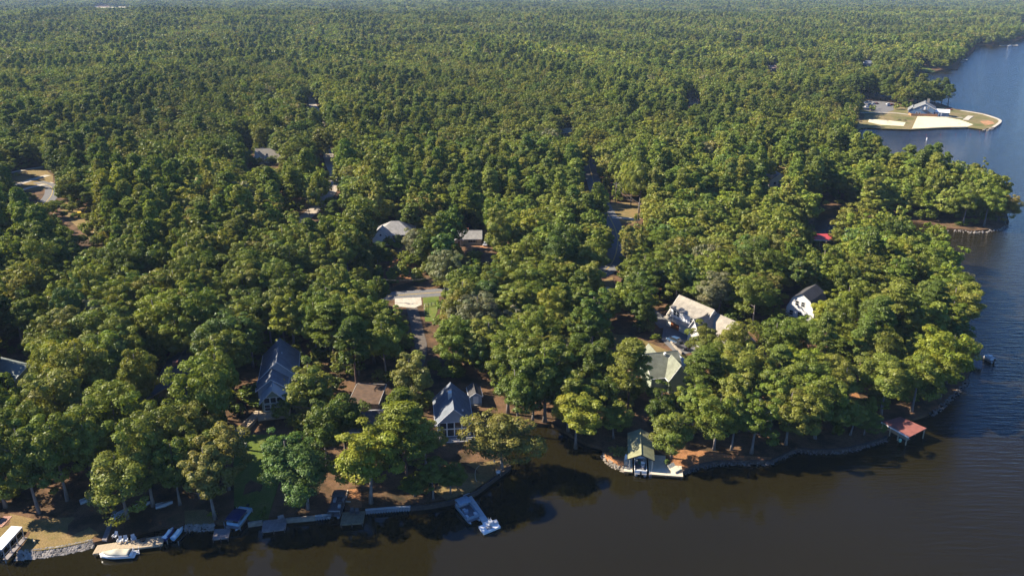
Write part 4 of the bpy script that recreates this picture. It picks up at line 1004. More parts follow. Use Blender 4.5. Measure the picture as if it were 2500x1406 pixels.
# red roofed boathouse
def lean_roof_boathouse(name, label, px, zr, zf, m, trimm, foot):
    """one slope roof over slip: px near-left, near-right, far-right, far-left"""
    o = thing(name, label, 'boathouse', (*at(*foot), 0)); off = Vector((o.location.x, o.location.y, 0))
    P = [Vector((*at(u, v, z), z))-off for (u, v), z in zip(px, (zf, zf, zr, zr))]
    t = Vector((0, 0, .14))
    MB().add(P+[p+t for p in P], [(3,2,1,0),(4,5,6,7),(0,1,5,4),(1,2,6,5),(2,3,7,6),(3,0,4,7)]).build('roof', m, o)
    d = (P[1]-P[0]); b = MB().cbox((P[0]+P[1])/2+Vector((0, 0, .02)), (d.length, .12, .3), math.atan2(d.y, d.x)); n = Vector((d.y, -d.x, 0)).normalized()*.08
    b.v = [(x+n.x, y+n.y, z) for x, y, z in b.v]; b.build('fascia', trimm, o)
    for i, (a, c) in enumerate(((0, 1), (3, 2))):
        for q in (.06, .35, .65, .94):
            p = P[a].lerp(P[c], q); MB().cbox((p.x, p.y, p.z/2-.8), (.2, .2, p.z+1.5)).build('post', WOOD, o)
    mid = [p.lerp(P[(i+2) % 4], .12) for i, p in enumerate(P)]
    w = MB()
    for i in range(12):
        a = mid[0].lerp(mid[1], i/12); b2 = mid[0].lerp(mid[1], (i+.9)/12); e = a.lerp(mid[3].lerp(mid[2], i/12), .3); f = b2.lerp(mid[3].lerp(mid[2], (i+.9)/12), .3)
        q = [Vector((v.x, v.y, .8)) for v in (a, b2, f, e)]; w.add([v-Vector((0, 0, .07)) for v in q]+q, [(3,2,1,0),(4,5,6,7),(0,1,5,4),(1,2,6,5),(2,3,7,6),(3,0,4,7)])
    w.build('decking', WOOD, o)['kind'] = 'stuff'
    r = MB()
    for hh in (1.2, 1.7):
        a, b2 = mid[0], mid[1]; dd = b2-a; r.cbox(((a.x+b2.x)/2, (a.y+b2.y)/2, hh), (dd.length, .07, .07), math.atan2(dd.y, dd.x))
    r.build('railing', WOOD, o)
    return o
RB = lm('the red boathouse', lean_roof_boathouse('red_roofed_boathouse', 'boathouse with sloping red roof and white edge on the right shore', [(2152,1031),(2219,1068),(2262,1046),(2198,1018)], 2.8, 2.2, REDROOF, WHITE, (2205, 1062)))
p = at(2197, 1078, .8); t = MB().tube((0, 0, 0), (0, 0, .6), .28, .34, 10).tube((0, 0, .6), (0, 0, .75), .36, .2, 10); t = turn(t, 0, (p[0], p[1], .8)).build('mint_barrel', mat('mint_plastic', (.35, .6, .42), None, 2, .5)); tag(t, 'pale mint barrel on the near corner of the red boathouse', 'barrel')
RB2 = lm('the cove red boathouse', lean_roof_boathouse('red_roofed_boathouse', 'bright red boathouse roof seen through leaves at the cove', [(1982,586),(2040,588),(2040,571),(1984,572)], 4.2, 3.6, mat('bright_red_roofing', (.40, .055, .05), (.30, .04, .04), 1.2, .5), WHITE, (2012, 592)))
# white roofed covered slip at the lower left corner
CS = lm('the white-roofed boat shelter', thing('boat_shelter', 'long white-roofed boat shelter cut by the left edge', 'boat shelter', (*at(30, 1330), 0)))
off = Vector((CS.location.x, CS.location.y, 0)); z = 3.0
P = [Vector((*at(u, v, z), z))-off for u, v in ((-42, 1376), (4, 1343), (55, 1287), (28, 1285))]
P[0] = P[1]+(P[3]-P[2])
MB().add(P+[p+Vector((0, 0, .18)) for p in P], [(3,2,1,0),(4,5,6,7),(0,1,5,4),(1,2,6,5),(2,3,7,6),(3,0,4,7)]).build('roof', WHITEROOF, CS)
for a, b in ((0, 3), (1, 2)):
    for q in (.04, .35, .66, .96):
        p = P[a].lerp(P[b], q); MB().cbox((p.x, p.y, .7), (.16, .16, 4.5)).build('post', ALU, CS)
d = P[2]-P[1]; n = Vector((d.y, -d.x, 0)).normalized()
for k, zz in enumerate((2.7, 1.5)):
    c = (P[1]+P[2])/2; MB().cbox((c.x-n.x*.15, c.y-n.y*.15, zz), (d.length, .08, .12), math.atan2(d.y, d.x)).build('side_rail', ALU, CS)
mid = (P[0]+P[1]+P[2]+P[3])/4; MB().cbox((mid.x+n.x*1.1, mid.y+n.y*1.1, .72), (d.length*.96, .9, .14), math.atan2(d.y, d.x)).build('walkway', WOODG, CS)
p = Vector((P[0].x*.5+P[1].x*.5, P[0].y*.5+P[1].y*.5, 0))

# ------------------------------------------------------------------ boats
def outboard(o, x, z=.5, y=0):
    m = MB(); m.loft([[(x-.15+a*.22, y+b*.2, z+.35+k*.5-abs(a)*.05) for a, b in ((-1,-1),(1,-1),(1,1),(-1,1))] if k < 1 else [(x-.1+a*.15, y+b*.14, z+.85) for a, b in ((-1,-1),(1,-1),(1,1),(-1,1))] for k in (0, .6, 1)], smooth=False)
    m.box(x-.16, x+.06, y-.07, y+.07, z-.9, z+.36); m.box(x-.3, x+.1, y-.16, y+.16, z-.72, z-.66)
    m.build('outboard_motor', BLACK, o)
def pontoon(name, label, loc, rz, L=6.6, W=2.5, panel=ALU, canopy=None, cx=.3, cl=2.6, group='pontoon boats along the shore', seats=VINYL, cz=1.95):
    o = thing(name, label, 'pontoon boat', loc, rz, group)
    for s in (-1, 1):
        m = MB(); r = .3; xs = [(-L/2, .24), (-L/2+.2, r), (L/2-.9, r), (L/2-.4, .22), (L/2+.1, .05)]
        m.loft([[(x, s*(W/2-.38)+q*math.cos(a*math.pi/5), .05+(r-q)*.6+q*math.sin(a*math.pi/5)) for a in range(10)] for x, q in xs]); m.build('pontoon_tube', ALU, o)
    slab(o, 'deck', -L/2, L/2-.35, -W/2, W/2, .38, .46, CARPET)
    for s in (-1, 1):
        slab(o, 'side_fence', -L/2+.5, L/2-.9, s*W/2-.04-.03*s, s*W/2+.04-.03*s, .5, 1.15, panel)
    slab(o, 'front_fence', L/2-.92, L/2-.84, -W/2+.15, W/2-.15, .5, 1.15, panel)
    slab(o, 'rear_fence', -L/2+.46, -L/2+.54, -W/2+.15, W/2-.15, .5, 1.1, panel)
    for x0, x1, y0, y1 in ((L/2-2.2, L/2-1.0, -W/2+.12, -W/2+.68), (L/2-2.2, L/2-1.0, W/2-.68, W/2-.12), (-L/2+.6, -L/2+1.25, -W/2+.15, W/2-.15)):
        s_ = slab(o, 'seat', x0, x1, y0, y1, .47, .85, seats)
    slab(o, 'captain_seat', -.75, -.15, -.85, -.25, .47, 1.0, seats); slab(o, 'console', .05, .55, -1.0, -.1, .47, 1.3, panel)
    outboard(o, -L/2-.12, .45)
    if canopy:
        n = 9; rg = []
        for i in range(n):
            t = i/(n-1); x = cx-cl/2+cl*t; zc = cz+.16*math.sin(math.pi*t)
            rg.append([(x, W/2*1.02*math.cos(a), zc+.2*math.sin(a)-.1) for a in [math.pi*k/8 for k in range(9)]]+[(x, W/2*.98*math.cos(a), zc+.2*math.sin(a)-.15) for a in [math.pi*(8-k)/8 for k in range(9)]])
        b = MB().loft(rg).build('canopy', canopy, o)
        f = MB()
        for s in (-1, 1):
            for q in (-1, 1): f.tube((cx-.2*q, s*W/2, .9), (cx+q*cl/2*.95, s*W/2, cz-.1), .03)
        f.build('canopy_frame', ALU, b)
    return o
p = at(583, 1272, .6); pontoon('pontoon_boat', 'pontoon boat under a dark blue canopy hoisted on a lift', (p[0], p[1]+.4, .55), R(-101), 6.4, 2.7, TEALHULL, NAVY, .9, 3.6)
p = at(824, 1238, .6); pontoon('pontoon_boat', 'dark pontoon boat with charcoal canopy drawn up beside the olive-brown dock', (p[0], p[1], .5), R(88), 6.6, 2.6, CHARCOAL, CHARCOAL, 2.1, 2.2)
p = at(1142, 1252, .3); pontoon('pontoon_boat', 'blue-grey pontoon boat moored left of the floating gangway', (p[0], p[1], .12), R(-60), 6.6, 2.7, BLUEGREY, BLUEGREY, -1.9, 2.3)
p = onb(0, -3.3, .25); pontoon('pontoon_boat', 'white pontoon boat parked under the olive boathouse roof', p, R(82.5), 6.8, 2.6, WHITE, None)
t = slab(None, 'green_towel', p.x-.4, p.x+.2, p.y-.2, p.y+.9, p.z+.9, p.z+.96, GREENF); tag(t, 'green towel folded on the white pontoon boat seat', 'towel')
o = thing('boat_lift', 'metal boat lift under the blue-canopied pontoon boat', 'boat lift', (*at(583, 1268, .5), 0), R(-11))
posts(o, [(s*1.65, y) for s in (-1, 1) for y in (-2.4, 2.4)], -1.4, 1.5, .12, ALU)
for y in (-2.4, 2.4): slab(o, 'cross_beam', -1.6, 1.6, y-.07, y+.07, .25, .4, ALU)
def hull_rings(L, W, H, bow=.0, n=11):
    rg = []
    for i in range(n):
        t = i/(n-1); x = -L/2+L*t
        w = W/2*(1 if t < .45 else max(.03, math.cos((t-.45)/.55*math.pi/2)**.75)); k = .25*t*t
        rg.append([(x, -w, H+k), (x, -w*.93, H*.35+k*.6), (x, -w*.5, -.15+k), (x, 0, -.3+k*1.3), (x, w*.5, -.15+k), (x, w*.93, H*.35+k*.6), (x, w, H+k)])
    return rg
def motorboat(label, loc, rz, L=5.7, W=2.2):
    o = thing('motorboat', label, 'motorboat', loc, rz)
    MB().loft(hull_rings(L, W, .75)).build('hull', GELWHITE, o)
    rg = []
    for i in range(12):
        t = i/11; x = -L/2+.5+(L*.83)*t; w = W/2*.86*(1 if t < .4 else max(.05, math.cos((t-.4)/.6*math.pi/2)**.7)); hh = .30+.32*math.exp(-((t-.52)/.16)**2)+.12*t
        rg.append([(x, w*math.cos(a), .76+.2*t*t+hh*math.sin(a)) for a in [math.pi*k/8 for k in range(9)]]+[(x, -w*.6, .74), (x, w*.6, .74)])
    MB().loft(rg).build('mooring_cover', COVERTAN, o)
    slab(o, 'swim_platform', -L/2-.5, -L/2-.02, -W/2+.2, W/2-.2, .12, .2, GELWHITE)
    slab(o, 'engine_hatch_seam', -L/2+.36, -L/2+.5, -W/2+.12, W/2-.12, .765, .83, BLACK)
    rl = MB()
    for s in (-1, 1): rl.path([(-L/2+.05, s*(W/2+.03), .72), (0, s*(W/2+.03), .78), (L*.2, s*W*.45, .84)], .045)
    rl.build('rub_rail', BLACK, o)
    return o
p = at(285, 1356, .3); MBT = lm('the covered motorboat', motorboat('white motorboat under a tan cover moored off the long dock', (p[0], p[1], .1), R(187)))
def jetski(label, loc, rz, hullm):
    o = thing('jet_ski', label, 'jet ski', loc, rz, 'jet skis on the shore lift')
    L, W = 3.3, 1.2
    MB().loft(hull_rings(L, W, .42, n=9)).build('hull', hullm, o)
    rg = []
    for i in range(9):
        t = i/8; x = -L/2+.3+L*.78*t; w = .34*(1-.45*abs(t-.5))*(1 if t < .8 else .7); hh = .38+.28*math.exp(-((t-.62)/.18)**2)
        rg.append([(x, w*math.cos(a), .44+hh*math.sin(a)) for a in [math.pi*k/6 for k in range(7)]])
    MB().loft(rg).build('seat', GELWHITE, o)
    MB().tube((.35, -.42, 1.05), (.35, .42, 1.05), .035).tube((.55, 0, .8), (.35, 0, 1.06), .05).build('handlebar', BLACK, o)
    slab(o, 'rear_deck', -L/2-.02, -L/2+.55, -.5, .5, .44, .5, GELWHITE); return o
p = at(413, 1304, .6); jetski('blue and white jet ski nearer the long dock', (p[0], p[1], .55), R(78), BLUEHULL)
p = at(435, 1303, .6); jetski('pale blue jet ski right of the other jet ski', (p[0], p[1], .55), R(78), TEALHULL)
o = thing('jet_ski_lift', 'low timber lift carrying the two jet skis', 'boat lift', (*at(425, 1306, .4), 0), R(-12))
for x in (-1.75, -.55, .55, 1.75): slab(o, 'beam', x-.09, x+.09, -1.8, 1.8, .18, .36, TIMBER)
posts(o, [(-2.0, -1.8), (0, -2.1), (2.2, -1.9), (2.2, 1.6)], -1.4, .9, .12, ALU)
def rowboat(label, loc, rz, m=PALEROOF, L=3.2):
    o = thing('rowing_boat', label, 'rowing boat', loc, rz, 'small boats resting on the shaded bank')
    rg = hull_rings(L, 1.25, .45, n=9); MB().loft(rg, caps=False).add([rg[0][i] for i in range(7)], [tuple(range(7))]).build('hull', m, o)
    for x in (-.8, .3): slab(o, 'seat', x-.14, x+.14, -.5, .5, .34, .4, m)
    slab(o, 'gunwale', -L/2, L*.05, -.66, -.58, .45, .5, WHITE); slab(o, 'gunwale', -L/2, L*.05, .58, .66, .45, .5, WHITE); slab(o, 'floor', -L/2+.1, L*.1, -.5, .5, -.02, .02, m)
    return o
rowboat('grey rowing boat in deep shade, leftmost on the bank', gp(218, 1224, .3), R(40))
rowboat('grey rowing boat beside the walkway top', gp(298, 1258, .3), R(55))
rowboat('grey rowing boat behind the leaning trunk', gp(350, 1238, .3), R(35))
rowboat('grey rowing boat rightmost on the bank', gp(402, 1237, .3), R(25))

# ------------------------------------------------------------------ chairs and small things by the water
def lawn_chair(label, loc, rz, m=PLASTG):
    o = thing('lawn_chair', label, 'chair', loc, rz, 'lawn chairs on the docks')
    MB().cbox((0, 0, .36), (.62, .62, .06), 0, R(6)).build('seat', m, o)
    b = MB()
    for i in range(5): b.cbox((-.26+.13*i, .42, .72), (.11, .05, .85), 0, R(-22))
    b.build('backrest', m, o)
    for s in (-1, 1):
        slab(o, 'armrest', s*.4-.07, s*.4+.07, -.4, .4, .58, .62, m); slab(o, 'leg', s*.36-.04, s*.36+.04, -.36, -.28, 0, .58, m); slab(o, 'leg', s*.36-.04, s*.36+.04, .28, .36, 0, .58, m)
    return o
for u, v, rz_, t in ((282,1312,150,'grey lawn chair standing apart at the dock inner edge'),(293,1324,165,'grey lawn chair, left of the middle pair on the long dock'),(307,1322,180,'grey lawn chair, right of the middle pair on the long dock'),(327,1319,195,'grey lawn chair, rightmost on the long dock')):
    p = at(u, v, .86); lawn_chair(t, (p[0], p[1], .87), R(rz_-160))
for u, v, t in ((684,1274,'dark chair, left one on the square grey-brown dock'),(690,1272,'dark chair, right one on the square grey-brown dock')):
    p = at(u, v, .86); lawn_chair(t, (p[0], p[1], .87), R(20), WOODG)
for u, v, t in ((860,1254,'dark chair, left one on the olive-brown dock'),(872,1255,'dark chair, right one on the olive-brown dock')):
    p = at(u, v, .86); lawn_chair(t, (p[0], p[1], .87), R(10), CHARCOAL)
p = at(333, 1341, .86); o = thing('swim_ladder', 'white swim ladder hung on the front of the long dock', 'ladder', (p[0], p[1]-.1, .2), R(10))
for s in (-1, 1): MB().path([(s*.5, .3, 1.1), (s*.5, .1, 1.3), (s*.5, -.1, .9), (s*.5, -.15, -.8)], .04).build('rail', WHITE, o)
for k in range(4): slab(o, 'step', -.5, .5, -.22, -.06, .55-.33*k, .62-.33*k, WHITE)
p = at(349, 1319, .86); o = thing('plant_tub', 'dark low plant tub at the inner edge of the long dock', 'plant tub', (p[0], p[1], .86)); MB().tube((0, 0, 0), (0, 0, .35), .45, .55, 12).build('tub', BLACK, o); MB().tube((0, 0, .3), (0, 0, .36), .5, .48, 12).build('soil', TIMBER, o)
o = thing('lawn_dog', 'small pale tan dog standing on the corner lawn', 'dog', gp(84, 1324), R(150)); o.name = 'dog'
fur = mat('tan_fur', (.50, .38, .22), (.42, .31, .17), 6, .9)
sk = bpy.data.meshes.new('body')
jv = [(0,0,.46),(-.28,0,.48),(.26,0,.50),(.38,0,.62),(.46,0,.72),(.60,0,.68),(-.42,0,.56),(-.52,0,.72),(.24,.11,.28),(.24,.11,.02),(.24,-.11,.28),(.24,-.11,.02),(-.26,.11,.34),(-.33,.11,.2),(-.28,.11,.02),(-.26,-.11,.34),(-.33,-.11,.2),(-.28,-.11,.02)]
sk.from_pydata(jv, [(0,1),(0,2),(2,3),(3,4),(4,5),(1,6),(6,7),(2,8),(8,9),(2,10),(10,11),(1,12),(12,13),(13,14),(1,15),(15,16),(16,17)], [])
bo = bpy.data.objects.new('body', sk); COL.objects.link(bo); bo.parent = o; sk.materials.append(fur)
ms = bo.modifiers.new('skin', 'SKIN'); 
rad = [.15,.14,.16,.09,.10,.05,.04,.03,.06,.04,.06,.04,.08,.05,.04,.08,.05,.04]
for sv, r_ in zip(sk.skin_vertices[0].data, rad): sv.radius = (r_, r_)
sk.skin_vertices[0].data[0].use_root = True
bo.modifiers.new('smooth', 'SUBSURF').levels = 1
# the grill point
p = gp(1216, 1160); o = thing('kettle_grill', 'pale round kettle grill on the tip of the point', 'grill', p)
MB().loft([[(r*math.cos(a*math.pi/6), r*math.sin(a*math.pi/6), z) for a in range(12)] for z, r in ((.6, .15), (.7, .45), (.95, .55), (1.1, .5), (1.25, .3), (1.3, .05))]).build('bowl', PLASTG, o)
for a in (0, 2.1, 4.2): MB().tube((.35*math.cos(a), .35*math.sin(a), .75), (.5*math.cos(a), .5*math.sin(a), 0), .04).build('leg', ALU, o)
o = lawn_chair('black lawn chair beside the kettle grill on the point', gp(1221, 1149), R(-30), CHARCOAL)
o = thing('lamp_post', 'slim lamp post beside the kettle grill on the point', 'lamp post', gp(1207, 1152)); MB().tube((0, 0, -.3), (0, 0, 2.6), .06, .05).build('pole', TIMBER, o); MB().cbox((0, 0, 2.8), (.3, .3, .4)).build('lantern', OFFWHITE, o); MB().tube((0, 0, 3.0), (0, 0, 3.2), .26, .02, 4).build('cap', TIMBER, o)
hs = smooth_line([gp(u, v).to_2d() for u, v in ((1171,1136),(1163,1144),(1160,1156),(1161,1170),(1164,1176))], .6); mb = MB(); mb.path([(q.x, q.y, zat(q.x, q.y)+.1) for q in hs], .06, 5); t = mb.build('garden_hose', COVERTAN); tag(t, 'tan garden hose curving over the dry lawn of the point', 'hose')
sp = smooth_line([gp(u, v).to_2d() for u, v in ((-5,1287),(10,1272),(20,1260))], .5); o = thing('brick_path', 'narrow pink brick path by the boat shelter', 'path', (sp[0].x, sp[0].y, zat(sp[0].x, sp[0].y)))
mb = MB()
for a, b in zip(sp[:-1], sp[1:]):
    d = b-a; n = Vector((-d.y, d.x)).normalized()
    for k in (-.6, -.2, .2, .6): c = (a+b)/2+n*k; mb.cbox((c.x-sp[0].x, c.y-sp[0].y, .1), (d.length*.92, .36, .1), math.atan2(d.y, d.x))
mb.build('bricks', mat('pink_brick', (.42, .24, .18), (.34, .19, .14), 2, .9), o)['kind'] = 'stuff'
# board border of the mulch bed
o = thing('mulch_border', 'pale board border along the orange mulch bed', 'border', gp(847, 1215))
a, b, c = gp(849, 1198)-o.location, gp(843, 1225)-o.location, gp(856, 1226)-o.location
for p, q in ((a, b), (b, c)): d = q-p; m_ = (p+q)/2; MB().cbox((m_.x, m_.y, m_.z+.15), (d.length, .15, .35), math.atan2(d.y, d.x)).build('board', WOODP, o)

# ------------------------------------------------------------------ vehicles
PAINT = {'white': mat('white_car_paint', (.75, .75, .74), None, 1, .3, spec=.5), 'silver': mat('silver_car_paint', (.42, .43, .45), None, 1, .3, metal=.4), 'blue': mat('blue_car_paint', (.05, .10, .18), None, 1, .3, spec=.5),
         'red': mat('red_car_paint', (.28, .03, .03), None, 1, .3, spec=.5), 'black': mat('black_car_paint', (.02, .022, .03), None, 1, .25, spec=.5)}
def car(label, loc, rz, paint, kind='car', name='parked_car', group=None):
    o = thing(name, label, kind, loc, rz, group); L, W = (5.4, 1.95) if 'pickup' in kind else (4.6, 1.82)
    suv = 'suv' in kind
    MB().loft([[(x, y*w, z) for y, z in ((-.5, lo), (.5, lo), (.5, hi*.92), (.42, hi), (-.42, hi), (-.5, hi*.92))] for x, w, lo, hi in
               ((-L/2, W*.88, .42, .82), (-L/2+.15, W, .3, .95), (0, W, .26, .98), (L/2-1.2, W, .28, .93), (L/2-.2, W*.95, .32, .78), (L/2, W*.8, .42, .66))], smooth=False).build('body', PAINT[paint], o)
    x0, x1 = ((-.35, 1.3) if 'pickup' in kind else (-L/2+.35, 1.25)); top = 1.75 if suv or 'pickup' in kind else 1.45
    def cab(s, zt, nm, m, zb=.95):
        return MB().loft([[(x0+.0, -W/2*.92*s, zb), (x1, -W/2*.92*s, zb), (x1, W/2*.92*s, zb), (x0, W/2*.92*s, zb)], [(x0+.35, -W/2*.74*s, zt), (x1-.75, -W/2*.74*s, zt), (x1-.75, W/2*.74*s, zt), (x0+.35, W/2*.74*s, zt)]], smooth=False).build(nm, m, o)
    cab(1, top, 'windows', GLASS)
    MB().box(x0+.32, x1-.72, -W/2*.75, W/2*.75, top+.003, top+.06).build('roof', PAINT[paint], o)
    if 'pickup' in kind: slab(o, 'bed_cover', -L/2+.12, -.4, -W/2*.86, W/2*.86, .99, 1.06, CHARCOAL)
    for x in (-L/2+.85, L/2-.9):
        for s in (-1, 1):
            wv = MB().tube((x, s*(W/2-.2), .34), (x, s*(W/2+.02), .34), .34, .34, 12).build('wheel', BLACK, o); MB().tube((x, s*(W/2+.021), .34), (x, s*(W/2+.035), .34), .2, .2, 8).build('rim', ALU, wv)
    for s in (-1, 1): slab(o, 'headlight', L/2-.12, L/2+.01, s*W*.32-.15, s*W*.32+.15, .6, .74, WHITE); slab(o, 'tail_light', -L/2-.02, -L/2+.05, s*W*.36-.12, s*W*.36+.12, .66, .84, REDP)
    slab(o, 'number_plate', -L/2-.03, -L/2+.02, -.26, .26, .5, .64, WHITE)
    return o
def park(label, u, v, rz, paint, kind='car', lift=.1, group=None): return car(label, gp(u, v, lift), R(rz), paint, kind, group=group)
G = 'cars in the beach parking lot'
park('white car, rearmost left in the beach parking lot', 2113, 253, 25, 'white', 'car', .1, G); park('silver car behind the white one in the beach parking lot', 2121.5, 250.5, 25, 'silver', 'car', .1, G)
park('dark blue car between white ones in the beach parking lot', 2124, 257.5, 25, 'blue', 'car', .1, G); park('white suv left of the red car in the beach parking lot', 2132, 256, 25, 'white', 'suv', .1, G)
park('red car at the right of the left cluster in the parking lot', 2139.5, 255.5, 25, 'red', 'car', .1, G); park('white car nearest the grass in the beach parking lot', 2117, 262.5, 20, 'white', 'car', .1, G)
park('blue car standing apart on the right of the parking lot', 2170, 260.5, 20, 'blue', 'car', .1, G); park('red car just behind the blue one standing apart', 2177, 258.5, 20, 'red', 'car', .1, G); park('white car, hindmost of the three standing apart', 2169, 256.5, 20, 'white', 'car', .1, G)
park('white car parked in the clay yard by the tan cottage', 1187, 599, 80, 'white'); park('white car at the far end of the straight road', 757, 244, 10, 'white'); park('white car beside the straight road near the tan house', 727, 402, 5, 'white', 'suv')
park('dark pickup truck with covered bed on the garage forecourt', 1662, 848, 124, 'black', 'pickup'); park('dark car in shade ahead of the pickup truck', 1645, 836, 128, 'blue', 'suv'); park('dark red car in front of the pale cove house', 1886, 382, 5, 'red')
o = thing('waste_bin', 'dark square waste bin at the parking lot edge', 'bin', gp(2128, 272), R(8)); slab(o, 'bin', -1.3, 1.3, -.9, .9, 0, 1.5, TIMBER); slab(o, 'lid', -1.35, 1.35, -.95, .95, 1.51, 1.62, BLACK)
o = thing('digger', 'small yellow digger on the bare strip at left', 'digger', gp(200, 528), R(30))
for s in (-1, 1): slab(o, 'track', -1.6, 1.6, s*1.0-.3, s*1.0+.3, 0, .8, BLACK)
slab(o, 'body', -1.5, .9, -1.1, 1.1, .85, 1.9, YEL); slab(o, 'cab', .0, 1.1, -1.0, .1, 1.91, 2.9, GLASS); MB().path([(.9, .5, 1.6), (2.8, .5, 3.6), (4.4, .5, 2.2), (4.3, .5, .6)], .22).build('boom', YEL, o); MB().cbox((4.2, .5, .5), (.8, .9, .7)).build('bucket', TIMBER, o)

# ------------------------------------------------------------------ poles, wires, fences, beach things
PO = {}
def pole(label, u, v, hh, key, group='utility poles'):
    o = thing('utility_pole', label, 'utility pole', gp(u, v), R(20), group)
    MB().tube((0, 0, -.5), (0, 0, hh), .17, .12, 8).build('pole', POLEW, o); MB().cbox((0, 0, hh-.7), (2.2, .12, .14)).build('crossarm', POLEW, o)
    for x in (-1, 0, 1): MB().tube((x, 0, hh-.62), (x, 0, hh-.35 if x else hh+.25), .05).build('insulator', PLASTG, o)
    MB().tube((.32, 0, hh-2.1), (.32, 0, hh-1.2), .22, .22, 10).build('transformer', PLASTG, o)
    PO[key] = o.location+Vector((0, 0, hh-.35)); return o
pole('utility pole at the near bend of the straight road', 756, 535, 9.5, 'a'); pole('utility pole halfway up the straight road', 764, 398, 9.5, 'b'); pole('utility pole left of the pair at the roadside clearing', 1502, 498, 10, 'c'); pole('utility pole right of the pair at the roadside clearing', 1556, 552, 10, 'd')
pole('utility pole beside the lake road left of the pale apron', 930, 736, 8, 'e'); pole('utility pole beside the lake road right of the pale apron', 1098, 722, 8, 'f')
def wires(label, a, b, dz=0):
    m = MB()
    for x in (-1, 1):
        P = [PO[a].lerp(PO[b], i/8)+Vector((x*.9, 0, -1.2*4*(i/8)*(1-i/8)+dz)) for i in range(9)]; m.path(P, .035, 4)
    t = m.build('power_line', WIRE); tag(t, label, 'power line', 'power lines')
wires('pair of wires along the straight road', 'a', 'b'); wires('pair of wires between the poles at the roadside clearing', 'c', 'd'); wires('pair of wires above the lake road', 'e', 'f')
o = lm('the split-rail fence', thing('split_rail_fence', 'short split-rail fence beside the drive by the roadside lawn', 'fence', gp(1048, 750)))
pts = [gp(u, v)-o.location for u, v in ((1036,770),(1036,758),(1037,749),(1046,748),(1054,747),(1063,745))]
for p in pts: MB().cbox(p+Vector((0, 0, .55)), (.16, .16, 1.3)).build('fence_post', WOODG, o)
for a, b in zip(pts[:-1], pts[1:]):
    for z in (.5, .95): MB().tube(a+Vector((0, 0, z)), b+Vector((0, 0, z)), .06, .06, 5).build('rail', WOODP, o)
o = thing('retaining_wall', 'low pale wall along the garage forecourt edge', 'wall', gp(1650, 862)); L_ = [gp(u, v)-o.location for u, v in ((1632,828),(1645,846),(1665,866))]
for a, b in zip(L_[:-1], L_[1:]): d = b-a; c = (a+b)/2; MB().cbox((c.x, c.y, c.z+.25), (d.length, .35, .9), math.atan2(d.y, d.x)).build('wall', STONE, o)
for k, (u, v) in enumerate(((2245,322),(2262,329),(2297,329),(2334,328.5),(2370,328.5),(2392,320.5),(2407,328))):
    p = at(u, v); o = thing('swim_buoy', 'small red float, number %s from the left off the beach' % ['one', 'two', 'three', 'four', 'five', 'six', 'seven'][k], 'buoy', (p[0], p[1], 0), 0, 'red floats marking the swimming area')
    o['label'] = ['leftmost red swimming float off the beach', 'second red swimming float from the left off the beach', 'third red swimming float from the left off the beach', 'middle red swimming float off the beach', 'third red swimming float from the right off the beach', 'red swimming float closest to the point tip', 'rightmost red swimming float off the beach'][k]
    MB().loft([[(r*math.cos(a*math.pi/4), r*math.sin(a*math.pi/4), z) for a in range(8)] for z, r in ((-.15, .1), (-.08, .2), (.02, .24), (.12, .2), (.18, .06))]).build('float', REDP, o); MB().tube((0, 0, .15), (0, 0, .24), .04).build('ring', WHITE, o)
p = at(2262, 344); o = thing('marker_buoy', 'white upright marker buoy in the cove off the beach', 'buoy', (p[0], p[1], 0)); MB().tube((0, 0, -.5), (0, 0, 2.0), .32, .26, 10).build('spar', WHITE, o); MB().tube((0, 0, 2.0), (0, 0, 2.4), .24, .03, 10).build('top', CEDAR, o)
o = thing('volleyball_net', 'volleyball net across the small sand court', 'net', gp(2163, 299), R(82))
for x in (-4.5, 4.5): MB().tube((x, 0, -.3), (x, 0, 2.5), .08).build('post', POLEW, o)
n = MB()
for i in range(19): n.box(-4.5+.5*i-.015, -4.5+.5*i+.015, -.01, .01, 1.5, 2.4)
for z in (1.5, 1.8, 2.1, 2.4): n.box(-4.5, 4.5, -.014, .014, z-.02, z+.02)
n.build('mesh', TIMBER, o)
for u, v, t in ((2195,294,'dark picnic table, left one on the beach lawn'),(2209,295.5,'dark picnic table, right one on the beach lawn')):
    o = thing('picnic_table', t, 'picnic table', gp(u, v, .05), R(10), 'picnic tables on the beach lawn'); slab(o, 'table_top', -1.1, 1.1, -.4, .4, .7, .76, TIMBER)
    for s in (-1, 1): slab(o, 'bench', -1.1, 1.1, s*.8-.14, s*.8+.14, .42, .47, TIMBER); MB().cbox((s*.8, 0, .36), (.08, 1.7, .1)).build('cross_brace', TIMBER, o); MB().cbox((s*.8, 0, .35), (.09, .12, .7)).build('leg', TIMBER, o)
o = thing('red_canoe_rack', 'rack of red canoes at the back of the clubhouse', 'canoe rack', gp(2318, 270), R(-10))
for k in range(3): MB().loft([[(x, -1.2+1.1*k+w*a, .6+.3*b) for a, b in ((-1, .9), (-.6, -.3), (.6, -.3), (1, .9))] for x, w in ((-2.4, .05), (-1.4, .38), (0, .45), (1.4, .38), (2.4, .05))]).build('canoe', REDP, o)
for x in (-1.3, 1.3): slab(o, 'rack_beam', x-.08, x+.08, -2, 2, .2, .32, TIMBER)
dock('small_dock', 'small dock reaching out from the wooded right shore', [(2368,893),(2396,900),(2398,882),(2368,874)], m=WOODG, bw=.3)
dock('small_dock', 'pale dock on the distant wooded shore', [(2345,146),(2362,147.5),(2362,145.5),(2345,144)], m=WOODP, bw=.8)
dock('small_dock', 'pale long dock at the far right shore', [(2440,112.5),(2486,111.5),(2484,110),(2440,110.5)], m=WOODP, bw=.8)
